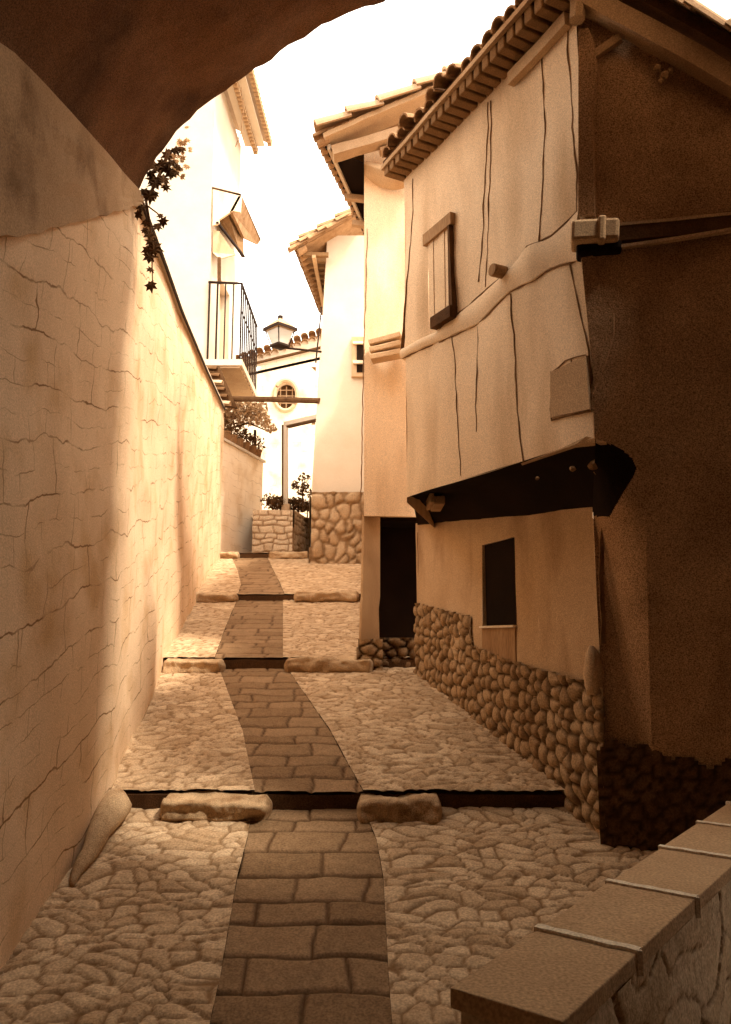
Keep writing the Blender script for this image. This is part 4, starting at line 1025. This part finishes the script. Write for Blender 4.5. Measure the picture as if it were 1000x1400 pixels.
def panel(s0, s1, zf0, zf1, n=12, m_=10):
    mb.grid([[CP_.at(s0+(s1-s0)*i/n, zf0(s0+(s1-s0)*i/n)+(zf1(s0+(s1-s0)*i/n)-zf0(s0+(s1-s0)*i/n))*j/m_) for j in range(m_+1)] for i in range(n+1)])
k0 = lambda z: (lambda s: z)
panel(0, oc[0]-H, k0(3.5), ctop); panel(oc[0]+H, 15, k0(3.5), ctop); panel(oc[0]-H, oc[0]+H, k0(3.5), k0(oc[1]-H)); panel(oc[0]-H, oc[0]+H, k0(oc[1]+H), ctop)
mb.c = []
for v in mb.v: mb.c += [v[0], v[2], 0, 1]
mb.build('gable_wall', M['lwhite'], CHU)
ow = MB(); ow.grid([[CP_.at(oc[0]+.0, oc[1], -.28)]*N, [p+Vector((0,.28,0)) for p in rows[0]]], 0, True); wo = ow.build('round_window', M['dwood'], CHU)
ri = MB(); ri.tube([CP_.at(ring[k % N][0]*1.0+(ring[k % N][0]-oc[0])*.16, ring[k % N][1]+(ring[k % N][1]-oc[1])*.14, .02) for k in range(N+1)], .075, 6); ri.build('window_surround', M['tan2'], CHU)
gr = MB()
for k in (-.2, 0, .2): gr.tube([CP_.at(oc[0]+k, oc[1]-.38, -.2), CP_.at(oc[0]+k, oc[1]+.38, -.2)], .02, 5)
for k in (-.2, .05, .25): gr.tube([CP_.at(oc[0]-.28, oc[1]+k, -.2), CP_.at(oc[0]+.28, oc[1]+k, -.2)], .02, 5)
gr.build('grille', M['tan'], wo)
rf = MB(); s = -.3
while s < 15:
    z = ctop(s); a = CP_.at(s, z+.05, .12); halftile(rf, a+Vector((0,-.12,.02)), a+Vector((0,.6,.05)), .13, .12); halftile(rf, a+Vector((.0,-.02,-.16)), a+Vector((0,.4,-.16)), .12, .11, inv=False); s += .25
rb = rf.build('verge_tiles', M['tile'], CHU)
rb2 = MB(); q = [CP_.at(0, ctop(0)+.02, .0), CP_.at(14.5, ctop(14.5)+.02, .0), CP_.at(14.5, ctop(14.5)+.02, -12), CP_.at(0, ctop(0)+.02, -12)]; rb2.hexa([p-Vector((0,0,.1)) for p in q]+q); rb2.build('roof', M['tile'], CHU)
lg = MB(); lg.beam(CP_.at(lt[0]-1, ctop(lt[0]-1)-.18, .06), CP_.at(12, ctop(12)-.18, .06), .15, .05); lg.build('verge_moulding', M['dwood'], CHU)

# ---------------------------------------------------------------- parapet bench in the foreground
PB = thing('stone_parapet', 'stone parapet bench topped with smooth brown slabs in the lower right foreground', 'bench')
def parapet():
    h = EYE-.8; TH = .045
    A = atz(615, 1350, h); B = atz(1000, 1095, h); d = (B-A); d.z = 0; d.normalize(); n = Vector((d.y, -d.x, 0))
    J = [atz(745, 1272, h), atz(835, 1207, h), atz(910, 1160, h)]
    ks = [0]+[(j-A).dot(d) for j in J]
    W = [(atz(865, 1310, h)-J[0]).dot(n), (atz(950, 1244, h)-J[1]).dot(n)]; wd = (W[0]+W[1])/2
    st = (ks[3]-ks[0])/3; ks = [0, ks[1], ks[2], ks[3], ks[3]+st, ks[3]+2*st, ks[3]+3*st]
    for i in range(6):
        a = A+d*(ks[i]+(.009 if i else 0)); b = A+d*(ks[i+1]-.009); m = MB(); q = [a, b, b+n*wd, a+n*wd]; dz = .002*(i % 2)
        m.hexa([p+Vector((0,0,-TH)) for p in q]+[p+Vector((0,0,dz)) for p in q]); m.build('slab', M['slab'], PB, bevel=.004)
        if i:
            gm = MB(); a = A+d*ks[i]; rows = []
            for t in np.linspace(-.02, 1.015, 30):
                c = a+n*wd*t; w2 = .014+.005*noise.noise(Vector((t*9, i, 0))); off = .006*noise.noise(Vector((t*5, i, 3))); up_ = .009
                rows.append([c-d*(w2-off)+Vector((0,0,-.02)), c-d*(w2-off)+Vector((0,0,up_)), c+d*(w2+off)+Vector((0,0,up_)), c+d*(w2+off)+Vector((0,0,-.02))])
            gm.grid(rows, 0); c = a+n*(wd+.003); gm.box((c.x-.008, c.y-.008, c.z-TH-.008), (c.x+.006, c.y+.004, c.z+.006)); gm.build('grout_joint', M['grout'], PB)
    # stone body below, inset
    L = ks[-1]; a = A+d*.07+n*.03; 
    S, T = np.meshgrid(np.arange(0, L, .010), np.arange(h-1.3, h-TH+.006, .010), indexing='ij'); mb = MB(); o = A+n*(wd-.012)
    sheet(mb, S, T, lambda s, t: (o.x+d.x*s, o.y+d.y*s, t), (n.x, n.y, 0), cs=.46, ct=.19, depth=.012, seed=61, dom=.3, jw=.05, warp=.45)
    S, T = np.meshgrid(np.arange(0, wd-.01, .012), np.arange(h-1.3, h-TH+.006, .012), indexing='ij'); o2 = A+d*.06
    sheet(mb, S, T, lambda s, t: (o2.x+n.x*s, o2.y+n.y*s, t), (-d.x, -d.y, 0), cs=.2, ct=.16, depth=.012, seed=62, dom=.35, jw=.12, warp=.6)
    nv = len(mb.v)
    q = [A+d*.07+n*.02, A+d*L+n*.02, A+d*L+n*(wd-.03), A+d*.07+n*(wd-.03)]
    mb.hexa([(p.x, p.y, h-1.5) for p in q]+[(p.x, p.y, h-TH-.002) for p in q]); fix(mb)
    mb.build('stone_body', M['par'], PB, smooth=True)
M['par'] = stone_mat('parapet_stone', (.72,.53,.34), (.60,.42,.25), (.16,.08,.035), grain=.25)
parapet()

# ---------------------------------------------------------------- ivy hanging at the springing of the arch
IV = thing('ivy', 'dark ivy spray hanging from the arch springing down the left wall top', 'ivy')
def ivy():
    lm = MB(); r = random.Random(4)
    def leaf(c, s, rot):
        nrm = Vector((r.uniform(-.2,.5), -1, r.uniform(-.3,.4))).normalized(); x = nrm.orthogonal().normalized(); y = nrm.cross(x)
        pts = []
        for k in range(14):
            t = 2*math.pi*k/14+rot; rad = s*(1 if k % 2 == 0 else .58)*(1.15 if k in (0,) else r.uniform(.75, 1.05))
            pts.append(c+(x*math.cos(t)+y*math.sin(t))*rad+nrm*(.12*s if k % 2 else -.08*s))
        lm.add([c+nrm*.1*s]+pts, [(0, 1+k, 1+(k+1) % 14) for k in range(14)])
    spots = [(208,392,9),(207,370,6),(203,350,10),(212,338,11),(200,340,8),(213,345,9),(206,322,9),(214,312,8),(199,305,7),(207,330,8),(188,293,7),(194,283,8),(224,302,8),(218,296,5),(204,270,10),(212,264,9),(198,262,9),(190,270,7),
             (215,253,11),(222,246,11),(228,256,7),(208,244,9),(232,236,9),(226,230,11),(240,238,7),(218,232,10),(236,222,9),(243,228,6),(230,212,9),(240,208,8),(248,203,7),(222,222,9),(234,242,6),(212,225,9),(205,236,8),(236,204,6),(199,316,6)]
    for (u, v, s) in spots:
        c = at(u+r.uniform(-2,2), v+r.uniform(-2,2), 5.12+r.uniform(-.05,.12)); leaf(c, s*5.0/F*1.3, r.random()*6)
    lm.build('leaves', M['leaf'], IV); lm = MB()
    for _ in range(46):
        u, v = r.gauss(240, 9), r.gauss(212, 20)
        if u < 205+ (262-v)*.55: continue
        leaf(at(u, v, 5.25+r.random()*.2), r.uniform(.018,.034), r.random()*6)
    lm.build('young_leaves', M['tleaf'], IV)
    sm = MB(); sm.tube([at(232,205,5.2), at(216,245,5.2), at(200,275,5.2), at(206,310,5.22), at(208,350,5.22), at(209,392,5.2)], [.012,.012,.01,.008,.006,.003], 6)
    sm.tube([at(200,280,5.2), at(216,292,5.18), at(226,303,5.16)], [.006,.005,.003], 5); sm.build('stem', M['dwood'], IV)
ivy()
